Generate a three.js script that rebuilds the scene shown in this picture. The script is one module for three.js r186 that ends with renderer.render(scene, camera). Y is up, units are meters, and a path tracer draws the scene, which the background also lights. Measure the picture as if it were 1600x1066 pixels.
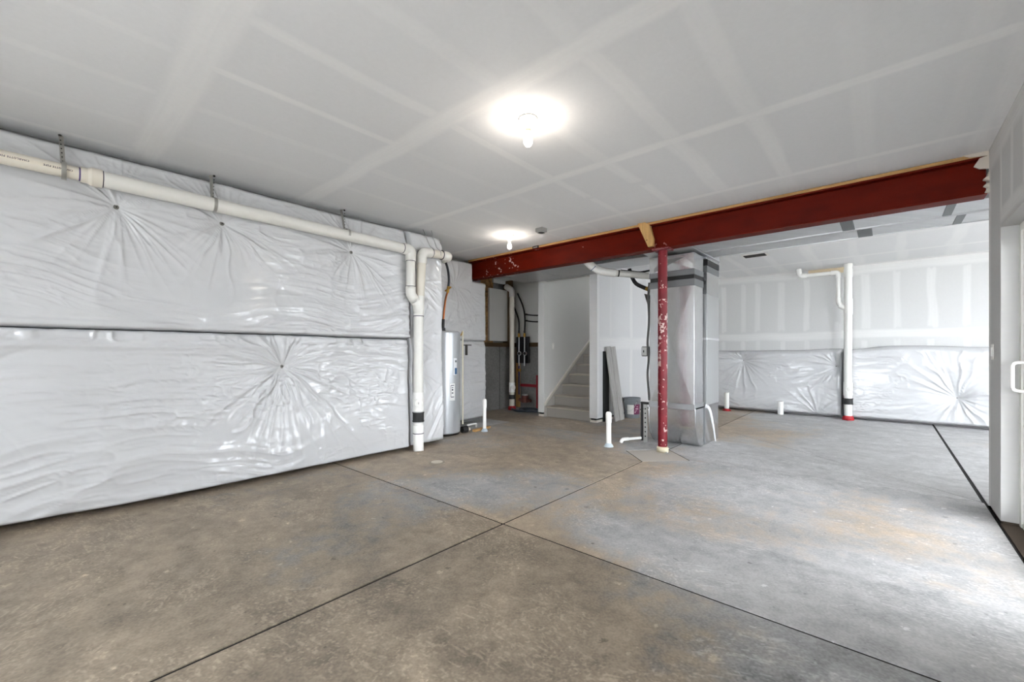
import * as THREE from 'three';
import { RoundedBoxGeometry } from 'three/addons/geometries/RoundedBoxGeometry.js';
import { mergeGeometries } from 'three/addons/utils/BufferGeometryUtils.js';

// ---------------------------------------------------------------- camera, sky, exposure
const scene = new THREE.Scene();
const CAM_H = 1.18, FPX = 664;
const camera = new THREE.PerspectiveCamera(2 * Math.atan(533 / FPX) * 180 / Math.PI, 1600 / 1066, 0.05, 100);
camera.position.set(0, CAM_H, 0);
camera.rotation.set(0, THREE.MathUtils.degToRad(41.3), 0);
camera.setViewOffset(1600, 1066, 0, -18, 1600, 1066);      // rising-front lens: verticals stay vertical
scene.add(camera);
scene.background = new THREE.Color().setRGB(0.90, 0.95, 1.02);   // even overcast sky
scene.backgroundIntensity = 20.5;
const BULB_I = 0.45;
const renderer = new THREE.WebGLRenderer({ antialias: true });
renderer.toneMapping = THREE.LinearToneMapping;
renderer.toneMappingExposure = 1.0;
renderer.shadowMap.enabled = true;

// ---------------------------------------------------------------- helpers
const H = 2.74;
function rng(seed) { let s = seed >>> 0; return () => { s = (s + 0x6D2B79F5) >>> 0; let t = s; t = Math.imul(t ^ (t >>> 15), t | 1); t ^= t + Math.imul(t ^ (t >>> 7), t | 61); return ((t ^ (t >>> 14)) >>> 0) / 4294967296; }; }
function hash2(i, j, s) { let h = Math.imul(i, 374761393) ^ Math.imul(j, 668265263) ^ Math.imul(s, 974634721); h = Math.imul(h ^ (h >>> 13), 1274126177); return ((h ^ (h >>> 16)) >>> 0) / 4294967296; }
function noise(x, y, s = 0) {
  const i = Math.floor(x), j = Math.floor(y); let fx = x - i, fy = y - j;
  fx = fx * fx * fx * (fx * (fx * 6 - 15) + 10); fy = fy * fy * fy * (fy * (fy * 6 - 15) + 10);
  const a = hash2(i, j, s), b = hash2(i + 1, j, s), c = hash2(i, j + 1, s), d = hash2(i + 1, j + 1, s);
  return a + (b - a) * fx + (c - a) * fy + (a - b - c + d) * fx * fy;
}
function fbm(x, y, s, o = 4) { let v = 0, a = 0.5, t = 0; for (let k = 0; k < o; k++) { v += a * noise(x, y, s + k * 17); t += a; a *= 0.5; x = x * 2.03 + 5.1; y = y * 2.03 + 1.7; } return v / t; }
const sst = (a, b, x) => { const t = Math.min(1, Math.max(0, (x - a) / (b - a))); return t * t * (3 - 2 * t); };
const clamp01 = (x) => Math.min(1, Math.max(0, x));
const toS = (l) => 255 * (l <= 0.0031308 ? 12.92 * l : 1.055 * Math.pow(l, 1 / 2.4) - 0.055);
const used = {};
function numbered(n) { if (!(n in used)) { used[n] = 0; return n; } used[n]++; return n + '_' + String(used[n]).padStart(3, '0'); }
function shade(o) { o.castShadow = true; o.receiveShadow = true; return o; }
function thing(name, label, category, group) { const g = new THREE.Group(); g.name = numbered(name); g.userData = { label, category }; if (group) g.userData.group = group; scene.add(g); return g; }
function part(name, geo, mat, parent) { const m = shade(new THREE.Mesh(geo, mat)); m.name = name; parent.add(m); return m; }
function solo(name, label, category, geo, mat, group) { const m = shade(new THREE.Mesh(geo, mat)); m.name = numbered(name); m.userData = { label, category }; if (group) m.userData.group = group; scene.add(m); return m; }
function structure(name, label, category) { const g = new THREE.Group(); g.name = name; g.userData = { label, category, kind: 'structure' }; scene.add(g); return g; }
function box(x0, x1, y0, y1, z0, z1) { const g = new THREE.BoxGeometry(Math.abs(x1 - x0), Math.abs(y1 - y0), Math.abs(z1 - z0)); g.translate((x0 + x1) / 2, (y0 + y1) / 2, (z0 + z1) / 2); return g; }
function rbox(x0, x1, y0, y1, z0, z1, r = 0.004, s = 2) { const g = new RoundedBoxGeometry(Math.abs(x1 - x0), Math.abs(y1 - y0), Math.abs(z1 - z0), s, r); g.translate((x0 + x1) / 2, (y0 + y1) / 2, (z0 + z1) / 2); return g; }
function merge(list) { return mergeGeometries(list.map((g) => (g.index ? g.toNonIndexed() : g))); }
function uvBy(g, fn) { const p = g.attributes.position, uv = new Float32Array(p.count * 2); for (let i = 0; i < p.count; i++) { const r = fn(p.getX(i), p.getY(i), p.getZ(i)); uv[2 * i] = r[0]; uv[2 * i + 1] = r[1]; } g.setAttribute('uv', new THREE.BufferAttribute(uv, 2)); return g; }
const V = (x, y, z) => new THREE.Vector3(x, y, z);
function cyl(a, b, r, r2 = r, seg = 28) { const d = b.clone().sub(a), g = new THREE.CylinderGeometry(r2, r, d.length(), seg); g.applyQuaternion(new THREE.Quaternion().setFromUnitVectors(V(0, 1, 0), d.clone().normalize())); g.translate((a.x + b.x) / 2, (a.y + b.y) / 2, (a.z + b.z) / 2); return g; }
function rounded(pts, rad, n = 8) {          // polyline with its corners replaced by arcs
  const out = [pts[0].clone()];
  for (let i = 1; i < pts.length - 1; i++) {
    const p = pts[i], a = pts[i - 1].clone().sub(p), b = pts[i + 1].clone().sub(p), la = a.length(), lb = b.length(); a.normalize(); b.normalize();
    const r = Math.min(rad, la * 0.49, lb * 0.49), A = p.clone().addScaledVector(a, r), B = p.clone().addScaledVector(b, r);
    for (let k = 0; k <= n; k++) { const t = k / n; out.push(A.clone().multiplyScalar((1 - t) * (1 - t)).addScaledVector(p, 2 * t * (1 - t)).addScaledVector(B, t * t)); }
  }
  out.push(pts[pts.length - 1].clone()); return out;
}
function sweep(pts, r, seg = 18) {           // round bar along a polyline, ends closed
  const pos = [], idx = []; let nrm = null, prev = null;
  for (let i = 0; i < pts.length; i++) {
    const t = (i === 0 ? pts[1].clone().sub(pts[0]) : i === pts.length - 1 ? pts[i].clone().sub(pts[i - 1]) : pts[i + 1].clone().sub(pts[i - 1])).normalize();
    if (!nrm) { nrm = (Math.abs(t.y) < 0.9 ? V(0, 1, 0) : V(1, 0, 0)).cross(t).normalize(); } else { nrm.applyQuaternion(new THREE.Quaternion().setFromUnitVectors(prev, t)); }
    prev = t; const b = t.clone().cross(nrm), rr = typeof r === 'function' ? r(i / (pts.length - 1)) : r;
    for (let k = 0; k < seg; k++) { const a = k / seg * 2 * Math.PI; pos.push(pts[i].x + rr * (Math.cos(a) * nrm.x + Math.sin(a) * b.x), pts[i].y + rr * (Math.cos(a) * nrm.y + Math.sin(a) * b.y), pts[i].z + rr * (Math.cos(a) * nrm.z + Math.sin(a) * b.z)); }
  }
  for (let i = 0; i < pts.length - 1; i++) for (let k = 0; k < seg; k++) { const a = i * seg + k, b = i * seg + (k + 1) % seg; idx.push(a, b, a + seg, b, b + seg, a + seg); }
  const n = pts.length;
  for (const [row, flip] of [[0, 1], [n - 1, 0]]) { const c = pos.length / 3; pos.push(pts[row].x, pts[row].y, pts[row].z); for (let k = 0; k < seg; k++) { const a = row * seg + k, b = row * seg + (k + 1) % seg; flip ? idx.push(c, b, a) : idx.push(c, a, b); } }
  const g = new THREE.BufferGeometry(); g.setAttribute('position', new THREE.Float32BufferAttribute(pos, 3)); g.setIndex(idx); g.computeVertexNormals();
  g.setAttribute('uv', new THREE.Float32BufferAttribute(new Float32Array(pos.length / 3 * 2), 2)); return g;
}
function spline(pts, n = 40) { return new THREE.CatmullRomCurve3(pts).getPoints(n); }
function prism(poly, axis, a0, a1) {         // polygon extruded along an axis; poly in the other two coordinates (axis x: [z,y]; axis z: [x,y]; axis y: [x,z])
  const tri = THREE.ShapeUtils.triangulateShape(poly.map((p) => new THREE.Vector2(p[0], p[1])), []);
  const at = (p, a) => axis === 'x' ? [a, p[1], p[0]] : axis === 'z' ? [p[0], p[1], a] : [p[0], a, p[1]];
  const pos = []; const area = THREE.ShapeUtils.area(poly.map((p) => new THREE.Vector2(p[0], p[1])));
  const push = (...v) => v.forEach((q) => pos.push(...q));
  const hand = (axis === 'z' ? 1 : -1) * Math.sign(a1 - a0);
  for (const [i, j, k] of tri) { const f = hand > 0; push(...(f ? [at(poly[i], a1), at(poly[j], a1), at(poly[k], a1)] : [at(poly[i], a1), at(poly[k], a1), at(poly[j], a1)])); push(...(f ? [at(poly[i], a0), at(poly[k], a0), at(poly[j], a0)] : [at(poly[i], a0), at(poly[j], a0), at(poly[k], a0)])); }
  for (let i = 0; i < poly.length; i++) { const p = poly[i], q = poly[(i + 1) % poly.length], f = hand * Math.sign(area) > 0; push(...(f ? [at(p, a0), at(q, a0), at(q, a1), at(p, a0), at(q, a1), at(p, a1)] : [at(p, a0), at(q, a1), at(q, a0), at(p, a0), at(p, a1), at(q, a1)])); }
  const g = new THREE.BufferGeometry(); g.setAttribute('position', new THREE.Float32BufferAttribute(pos, 3)); g.computeVertexNormals();
  g.setAttribute('uv', new THREE.Float32BufferAttribute(new Float32Array(pos.length / 3 * 2), 2)); return g;
}
function lathe(profile, at, seg = 32) { const g = new THREE.LatheGeometry(profile.map((p) => new THREE.Vector2(p[0], p[1])), seg); g.translate(at[0], at[1], at[2]); return g; }

// ---------------------------------------------------------------- textures
function dataTex(W, Hh, fn, srgb = true) {
  const d = new Uint8Array(W * Hh * 4);
  for (let j = 0; j < Hh; j++) for (let i = 0; i < W; i++) { const c = fn(i, j), k = (j * W + i) * 4; d[k] = c[0]; d[k + 1] = c[1]; d[k + 2] = c[2]; d[k + 3] = 255; }
  const t = new THREE.DataTexture(d, W, Hh, THREE.RGBAFormat); t.magFilter = THREE.LinearFilter; t.minFilter = THREE.LinearMipmapLinearFilter; t.generateMipmaps = true;
  t.wrapS = t.wrapT = THREE.RepeatWrapping; if (srgb) t.colorSpace = THREE.SRGBColorSpace; t.needsUpdate = true; return t;
}
// joint compound on drywall board: bands {dir:'u'|'v', c, a, b, w, s}; u,v in metres
function mudTex(W, Hh, u0, u1, v0, v1, bands, board, mud, seed, spots = []) {
  const cov = new Float32Array(W * Hh), su = (u1 - u0) / W, sv = (v1 - v0) / Hh;
  bands.forEach((b, n) => {
    const hw = b.w / 2, R = hw * 1.9;
    const [ua, ub, va, vb] = b.dir === 'u' ? [b.a, b.b, b.c - R, b.c + R] : [b.c - R, b.c + R, b.a, b.b];
    for (let j = Math.max(0, Math.floor((va - v0) / sv)); j < Math.min(Hh, (vb - v0) / sv); j++) for (let i = Math.max(0, Math.floor((ua - u0) / su)); i < Math.min(W, (ub - u0) / su); i++) {
      const u = u0 + (i + 0.5) * su, v = v0 + (j + 0.5) * sv, al = b.dir === 'u' ? u : v, ac = (b.dir === 'u' ? v : u) - b.c;
      const wob = (noise(al * 2.2, n * 7.3, seed) - 0.5) * b.w * 0.22 + (noise(al * 0.6, n * 3.3, seed + 5) - 0.5) * b.w * 0.2;
      const half = hw * (0.85 + 0.3 * noise(al * 1.4, n + 0.5, seed + 9));
      const e = 1 - sst(half * 0.5, half * 1.15, Math.abs(ac + wob));
      const end = sst(0, 0.05, al - b.a + (noise(ac * 30, n, seed) - 0.5) * 0.05) * sst(0, 0.05, b.b - al + (noise(ac * 30, n + 40, seed) - 0.5) * 0.05);
      const strk = 0.72 + 0.28 * noise(al * 2.5, ac * 90 + n * 11, seed + 3) + 0.18 * (noise(al * 5, ac * 25, seed + 4) - 0.5);
      const val = e * end * b.s * strk, k = j * W + i; if (val > cov[k]) cov[k] = val;
    }
  });
  for (const [su_, sv_, r, s] of spots) for (let j = Math.max(0, Math.floor((sv_ - r - v0) / sv)); j < Math.min(Hh, (sv_ + r - v0) / sv); j++) for (let i = Math.max(0, Math.floor((su_ - r - u0) / su)); i < Math.min(W, (su_ + r - u0) / su); i++) {
    const u = u0 + (i + 0.5) * su - su_, v = v0 + (j + 0.5) * sv - sv_, d = Math.hypot(u, v) / r + (noise(u * 20 + su_ * 9, v * 20, seed) - 0.5) * 0.4, val = (1 - sst(0.6, 0.95, d)) * s, k = j * W + i; if (val > cov[k]) cov[k] = val;
  }
  return dataTex(W, Hh, (i, j) => {
    const u = u0 + (i + 0.5) * su, v = v0 + (j + 0.5) * sv, c = cov[j * W + i], m = 1 + (noise(u * 1.3, v * 1.3, seed + 21) - 0.5) * 0.04 + (noise(u * 60, v * 60, seed + 22) - 0.5) * 0.02;
    return [0, 1, 2].map((q) => Math.min(255, toS((board[q] + (mud[q] - board[q]) * c) * m)));
  });
}
// worn concrete: u,v are world x,z in metres
function concreteTex(W, Hh, x0, x1, z0, z1, seed, brownAt, tone, prints = []) {
  const r = rng(seed), chips = [];
  for (let k = 0; k < 1500; k++) chips.push([x0 + r() * (x1 - x0), z0 + r() * (z1 - z0), 0.004 + r() * r() * r() * 0.03, r() < 0.66 ? 0.1 + r() * 0.16 : -0.1 - r() * 0.12, r() * 6.28, 0.35 + r() * 0.65]);
  const marks = new Float32Array(W * Hh), su = (x1 - x0) / W, sv = (z1 - z0) / Hh;
  const blot = (x, z, rx, rz, ang, amt, rough) => { const R = Math.max(rx, rz) * 1.5, c = Math.cos(ang), s = Math.sin(ang); for (let j = Math.max(0, Math.floor((z - R - z0) / sv)); j < Math.min(Hh, (z + R - z0) / sv); j++) for (let i = Math.max(0, Math.floor((x - R - x0) / su)); i < Math.min(W, (x + R - x0) / su); i++) { const dx = x0 + (i + 0.5) * su - x, dz = z0 + (j + 0.5) * sv - z, d = Math.hypot((dx * c + dz * s) / rx, (-dx * s + dz * c) / rz) + (noise(dx * 160 + x * 31, dz * 160 + z * 17, seed) - 0.5) * rough; marks[j * W + i] += amt * (1 - sst(0.65, 1.05, d)); } };
  for (const [x, z, a, amt, ang, el] of chips) blot(x, z, a, a * el, ang, amt, 0.9);
  for (const [x, z, ang, n] of prints) for (let k = 0; k < n; k++) blot(x + Math.cos(ang) * k * 0.022, z + Math.sin(ang) * k * 0.022, 0.006, 0.028, ang + 0.15, -0.075, 0.7);
  for (let k = 0; k < 90; k++) { const x = x0 + r() * (x1 - x0), z = z0 + r() * (z1 - z0), a = r() * 6.28, L = 0.05 + r() * 0.3, cu = (r() - 0.5) * 2; for (let q = 0; q < 26; q++) { const t = q / 25 * L, an = a + cu * t; blot(x + Math.cos(an) * t, z + Math.sin(an) * t, 0.006, 0.0025, an, 0.05, 0.3); } }
  return dataTex(W, Hh, (i, j) => {
    const x = x0 + (i + 0.5) * su, z = z0 + (j + 0.5) * sv;
    const wx = x + 0.5 * (noise(x * 0.9, z * 0.9, seed + 1) - 0.5), wz = z + 0.5 * (noise(x * 0.9, z * 0.9, seed + 2) - 0.5);
    const trowel = fbm(wx * 2.2, wz * 6.5, seed + 3, 4), cloud = fbm(wx * 0.8, wz * 0.8, seed + 4, 5), fine = noise(x * 130, z * 130, seed + 5), mid = fbm(x * 16, z * 16, seed + 6, 3), swirl = fbm(wx * 7 + cloud * 3, wz * 7, seed + 8, 3);
    const sc = fbm(wx * 60 + 9 * swirl, wz * 85 + 5 * cloud, seed + 11, 3), scuff = sst(0.55, 0.75, sc) * sst(0.45, 0.62, fbm(wx * 3, wz * 3, seed + 12, 3));
    let g = tone(x, z) + (cloud - 0.5) * 0.09 + (trowel - 0.5) * 0.11 + (mid - 0.5) * 0.15 + (fine - 0.5) * 0.1 + (swirl - 0.5) * 0.12 + 0.12 * scuff;
    const soil = fbm(wx * 0.75 + 3, wz * 0.75 + 8, seed + 7, 5), b = sst(0.36, 0.68, soil + brownAt(x, z) + (mid - 0.5) * 0.22 + (swirl - 0.5) * 0.12);
    g *= 1 + marks[j * W + i] * 2.4;
    return [toS(clamp01(g * (1.005 - 0.085 * b))), toS(clamp01(g * (0.995 - 0.25 * b))), toS(clamp01(g * (0.985 - 0.43 * b)))];
  });
}

// ---------------------------------------------------------------- materials
const S = (o) => new THREE.MeshStandardMaterial(o), Pm = (o) => new THREE.MeshPhysicalMaterial(o);
const bumpFine = dataTex(512, 512, (i, j) => { const v = 255 * (0.5 * noise(i / 5, j / 5, 1) + 0.5 * noise(i / 17, j / 17, 2)); return [v, v, v]; }, false);
const roughMap = dataTex(512, 512, (i, j) => { const v = 150 + 90 * fbm(i / 40, j / 40, 71, 4); return [v, v, v]; }, false);
const M = {
  vinyl: Pm({ color: new THREE.Color().setRGB(0.575, 0.578, 0.582), roughness: 0.15, side: THREE.DoubleSide }),
  pvc: S({ color: '#dedcd5', roughness: 0.38 }),
  pvcBeige: S({ color: '#d9d2c4', roughness: 0.42 }),
  pvcWhite: S({ color: '#f2f1ec', roughness: 0.32 }),
  ink: S({ color: '#2d2838', roughness: 0.6 }),
  rubber: S({ color: '#131313', roughness: 0.55 }),
  steelDark: S({ color: '#3a3733', roughness: 0.5, metalness: 0.6 }),
  zinc: S({ color: '#b9bab8', roughness: 0.38, metalness: 0.9 }),
  washer: S({ color: '#77756f', roughness: 0.5, metalness: 0.7 }),
  black: S({ color: '#121212', roughness: 0.6 }),
  blackPlastic: S({ color: '#17181a', roughness: 0.4 }),
  drywall: S({ color: '#cfcec9', roughness: 0.92 }),
  paintWhite: S({ color: '#e9e7e1', roughness: 0.55 }),
  stairPaint: S({ color: '#938e87', roughness: 0.75 }),
  nosing: S({ color: '#a59c90', roughness: 0.7 }),
  darkGap: S({ color: '#15120f', roughness: 1 }),
  concreteWall: null, soil: S({ color: '#574c42', roughness: 1 }),
  copper: S({ color: '#b4673a', roughness: 0.35, metalness: 0.9 }),
  brass: S({ color: '#b08a45', roughness: 0.4, metalness: 0.9 }),
  heater: S({ color: '#b3b6b8', roughness: 0.3, metalness: 0.35 }),
  glass: Pm({ color: '#ffffff', roughness: 0.0, transmission: 1, thickness: 0, ior: 1.45 }),
  red: S({ color: '#b01d26', roughness: 0.5 }),
  porcelain: S({ color: '#f1efe9', roughness: 0.25 }),
  foil: S({ color: '#c9cacb', roughness: 0.35, metalness: 0.8 }),
  film: Pm({ color: '#eef0f2', roughness: 0.35, side: THREE.DoubleSide }),
  mastic: S({ color: '#6d6f70', roughness: 0.65, metalness: 0.2 }),
  furnace: S({ color: '#9b9c9b', roughness: 0.45, metalness: 0.25 }),
};
const galvTex = dataTex(512, 512, (i, j) => { const a = fbm(i / 60, j / 60, 31, 4), b = noise(i / 9 + 4 * a, j / 9, 32), v = 0.55 + 0.08 * (a - 0.5) + 0.05 * (b - 0.5); return [toS(v), toS(v * 1.005), toS(v * 1.015)]; });
M.galv = S({ map: galvTex, roughness: 0.26, metalness: 0.9 });
const osbTex = dataTex(256, 512, (i, j) => { const a = noise(i / 6 + 3 * noise(i / 30, j / 30, 41), j / 22, 42), b = noise(i / 14, j / 5, 43), v = 0.7 + 0.5 * (a - 0.5) + 0.4 * (b - 0.5); return [toS(0.36 * v), toS(0.2 * v), toS(0.075 * v)]; });
M.osb = S({ map: osbTex, roughness: 0.8 });
const woodTex = dataTex(512, 128, (i, j) => { const v = 0.85 + 0.35 * (noise(i / 60, j / 3.5 + 2 * noise(i / 90, j / 20, 51), 52) - 0.5) + 0.1 * (noise(i / 3, j / 2, 53) - 0.5); return [toS(0.56 * v), toS(0.33 * v), toS(0.12 * v)]; });
M.wood = S({ map: woodTex, roughness: 0.75 });
M.woodPale = S({ color: '#c99a63', map: null, roughness: 0.7 });
const boardTex = dataTex(128, 512, (i, j) => { const v = 0.42 + 0.16 * (noise(i / 4 + 2 * noise(i / 20, j / 60, 55), j / 70, 56) - 0.5) + 0.05 * (noise(i / 2, j / 5, 57) - 0.5); return [toS(v), toS(v * 0.97), toS(v * 0.92)]; });
M.board = S({ map: boardTex, roughness: 0.75 });
// red oxide primer with scrapes down to a pale ground coat: u along the bar, v round it (metres)
function redTex(W, Hh, w, h, seed, amount, base) {
  return dataTex(W, Hh, (i, j) => {
    const u = i / W * w, v = j / Hh * h, t = noise(u * 9, v * 9, seed) * 0.3 + fbm(u * 34, v * 34, seed + 1, 3) * 0.7, s = sst(0.0, 0.05, t - (1 - amount(u, v, noise))), k = 1 + (fbm(u * 5, v * 12, seed + 4, 4) - 0.5) * 0.5;
    return [toS(base[0] * k * (1 - s) + 0.52 * s), toS(base[1] * k * (1 - s) + 0.36 * s), toS(base[2] * k * (1 - s) + 0.33 * s)];
  });
}
M.beam = Pm({ specularIntensity: 0.2, map: redTex(2048, 256, 5.9, 0.7375, 61, (u) => (u > 0.35 && u < 1.05 ? 0.33 : u < 2.4 ? 0.2 : 0.14), [0.105, 0.006, 0.001]), roughness: 0.55 });
M.post = Pm({  specularIntensity: 0.6, map: redTex(256, 1024, 0.36, 2.4, 66, (u, v, n) => 0.25 + 0.24 * n(0.5, v * 2.2, 67), [0.15, 0.008, 0.014]), roughness: 0.45 });

const BOARD = [0.78, 0.78, 0.78], MUD = [0.87, 0.865, 0.855];
const rb = rng(12);
// ceiling of the main room: board joints along x, screw lines along z
const mainBands = [];
for (const [z, w, s] of [[1.9, 0.2, 0.9], [0.65, 0.2, 0.9], [-0.6, 0.21, 0.95], [-1.87, 0.19, 1.05], [-3.13, 0.115, 1.05], [-4.42, 0.085, 1.0]]) mainBands.push({ dir: 'u', c: z, a: -5.6, b: 0.62, w, s });
const rows = [[0.65, 2.6], [-0.6, 0.65], [-1.87, -0.6], [-3.13, -1.87], [-4.42, -3.13], [-4.92, -4.42]];
const cols = [-4.37, -3.84, -3.3, -2.765, -2.25, -1.71, -1.165, -0.66, -0.1, 0.35];
const strong = { '1:0': 0.8, '2:3': 0.95, '2:4': 0.75, '3:4': 0.8, '3:5': 0.5, '3:6': 0.65, '3:7': 0.6, '4:7': 0.85, '4:6': 0.75, '4:5': 0.8, '4:4': 0.7 };
rows.forEach(([a, b], ri) => cols.forEach((x, ci) => {
  const s = strong[ri + ':' + ci] ?? 0.22 + rb() * 0.3, w = ci === 0 && ri < 2 ? 0.075 : ci >= 5 ? 0.12 + rb() * 0.05 : 0.07 + rb() * 0.06;
  if (ri === 4 && ci >= 3 && ci <= 5) { const m = -3.13 - 0.55 - rb() * 0.1; mainBands.push({ dir: 'v', c: x, a: m + 0.03, b, w: w * 1.05, s }, { dir: 'v', c: x + 0.02, a, b: m - 0.02, w: w * 0.85, s: s * 0.85 }); } else mainBands.push({ dir: 'v', c: x + (rb() - 0.5) * 0.03, a, b, w, s });
}));
mainBands.push({ dir: 'v', c: 0.56, a: -4.92, b: 2.6, w: 0.2, s: 0.75 });
const CX = [-5.6, 0.7, -5.0, 2.7];
M.ceilingMain = S({ map: mudTex(1680, 2048, CX[0], CX[1], CX[2], CX[3], mainBands, BOARD, MUD, 101, [[-1.78, -2.05, 0.16, 0.6]]), roughness: 0.93 });
const backBands = [];
for (const [z, w, s] of [[-6.3, 0.12, 0.9], [-7.55, 0.14, 0.5], [-8.85, 0.13, 1.0], [-9.72, 0.16, 0.9]]) backBands.push({ dir: 'u', c: z, a: -3.6, b: 4.3, w, s });
for (const [a, b] of [[-6.3, -5.0], [-8.85, -6.3], [-9.8, -8.85]]) for (let x = -3.1; x < 4.3; x += 0.55) backBands.push({ dir: 'v', c: x + (rb() - 0.5) * 0.06, a, b, w: 0.12 + rb() * 0.06, s: 0.55 + rb() * 0.35 });
const CB = [-6.4, 4.4, -10.0, -5.0];
M.ceilingBack = S({ map: mudTex(1600, 760, CB[0], CB[1], CB[2], CB[3], backBands, BOARD, MUD, 111), roughness: 0.93 });
const bwBands = [{ dir: 'u', c: 1.5, a: -3.6, b: 4.3, w: 0.16, s: 0.95 }, { dir: 'u', c: 2.68, a: -3.6, b: -1.25, w: 0.2, s: 0.95 }, { dir: 'u', c: 2.68, a: -0.5, b: 4.3, w: 0.2, s: 0.9 }];
for (const x of [-3.3, -3.0, -2.6, -2.21, -1.95, -1.53, -1.12, -0.28, 0.15, 0.57, 0.98, 1.4, 1.8, 2.2, 2.6, 3, 3.4, 3.8]) bwBands.push({ dir: 'v', c: x, a: 1.58, b: 2.6, w: 0.1 + rb() * 0.04, s: 0.5 + rb() * 0.4 }, { dir: 'v', c: x, a: 1.1, b: 1.43, w: 0.09, s: 0.45 + rb() * 0.3 });
bwBands.push({ dir: 'v', c: -0.66, a: 1.2, b: 1.75, w: 0.11, s: 0.6 });
M.wallBack = S({ map: mudTex(1400, 512, -3.7, 4.4, 0, 2.8, bwBands, [0.60, 0.60, 0.59], [0.735, 0.73, 0.715], 121), roughness: 0.93 });
// wall beside the stairs, u = z
M.wallSide = S({ map: mudTex(700, 512, -10, -6.2, 0, 2.8, [{ dir: 'u', c: 1.33, a: -9.8, b: -6.33, w: 0.26, s: 0.95 }, { dir: 'v', c: -7.55, a: 0.1, b: 2.7, w: 0.13, s: 0.95 }, { dir: 'v', c: -6.75, a: 0.1, b: 2.7, w: 0.08, s: 0.4 }, { dir: 'v', c: -8.3, a: 0.1, b: 2.7, w: 0.15, s: 0.8 }, { dir: 'v', c: -6.3, a: 0.1, b: 2.7, w: 0.12, s: 0.9 }], [0.70, 0.70, 0.70], [0.79, 0.785, 0.775], 131), roughness: 0.93 });
// right wall with the door, u = z
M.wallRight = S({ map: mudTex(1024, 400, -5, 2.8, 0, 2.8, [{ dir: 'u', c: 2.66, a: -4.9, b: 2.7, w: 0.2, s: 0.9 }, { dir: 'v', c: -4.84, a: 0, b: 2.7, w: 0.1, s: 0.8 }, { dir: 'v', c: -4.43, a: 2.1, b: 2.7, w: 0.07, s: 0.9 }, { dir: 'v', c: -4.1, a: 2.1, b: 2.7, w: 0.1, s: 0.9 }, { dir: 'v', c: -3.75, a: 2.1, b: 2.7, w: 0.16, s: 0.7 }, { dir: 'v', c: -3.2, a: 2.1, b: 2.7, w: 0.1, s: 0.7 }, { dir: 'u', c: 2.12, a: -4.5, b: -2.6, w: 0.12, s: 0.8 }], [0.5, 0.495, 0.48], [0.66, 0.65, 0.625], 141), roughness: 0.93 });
const cwTex = dataTex(512, 512, (i, j) => { const x = i / 512 * 2, y = j / 512 * 2, v = 0.20 + 0.16 * (fbm(x * 2, y * 2, 151, 5) - 0.5) + 0.06 * (noise(x * 50, y * 50, 152) - 0.5); return [toS(v), toS(v * 0.98), toS(v * 0.93)]; });
M.concreteWall = S({ map: cwTex, roughness: 0.9, bumpMap: bumpFine, bumpScale: 0.003 });
// floor
const FN = [-4.8, 0.8, -5.4, 0.2], FF = [-6.4, 4.4, -10, 2.8];
const printList = [[-3.2, -1.4, -1.1, 5], [-3.09, -1.56, -1.1, 6], [-2.9, -1.2, -1.0, 5], [-2.8, -1.34, -0.95, 8], [-2.62, -1.9, -0.95, 6], [-2.5, -2.05, -0.9, 8], [-3.7, -1.0, -1.1, 6], [-3.45, -1.9, -1.1, 6], [-3.2, -0.6, -1.2, 6]];
const brown = (x, z) => 0.10 + 0.075 * sst(-0.6, -2.2, x) * sst(-4.5, -2.5, z) + 0.16 * sst(-2.4, -1.5, z) + 0.1 * sst(-3.2, -4.2, z) * sst(-2.2, -2.7, x) - 0.3 * sst(-2.2, -1.3, x) * sst(-1.9, -2.6, z) - 0.05 * sst(-1.2, 0.2, x);
const slabLightTone = (x, z) => z > -2.16 ? (x < -1.98 ? 0.30 : 0.27) : x < -1.98 ? 0.36 : z > -4.95 ? 0.385 : 0.45;   // door-side and far slabs painted lighter, near ones darker, for the light falloff
M.floorNear = S({ map: concreteTex(2048, 2048, FN[0], FN[1], FN[2], FN[3], 201, brown, slabLightTone, printList), roughness: 0.5, bumpMap: bumpFine, bumpScale: 0.0012 });
M.floorFar = S({ map: concreteTex(1600, 1800, FF[0], FF[1], FF[2], FF[3], 205, brown, slabLightTone), roughness: 0.52 });
M.floorPatch = S({ color: '#b3aca2', roughness: 0.7, bumpMap: bumpFine, bumpScale: 0.001 });

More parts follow.
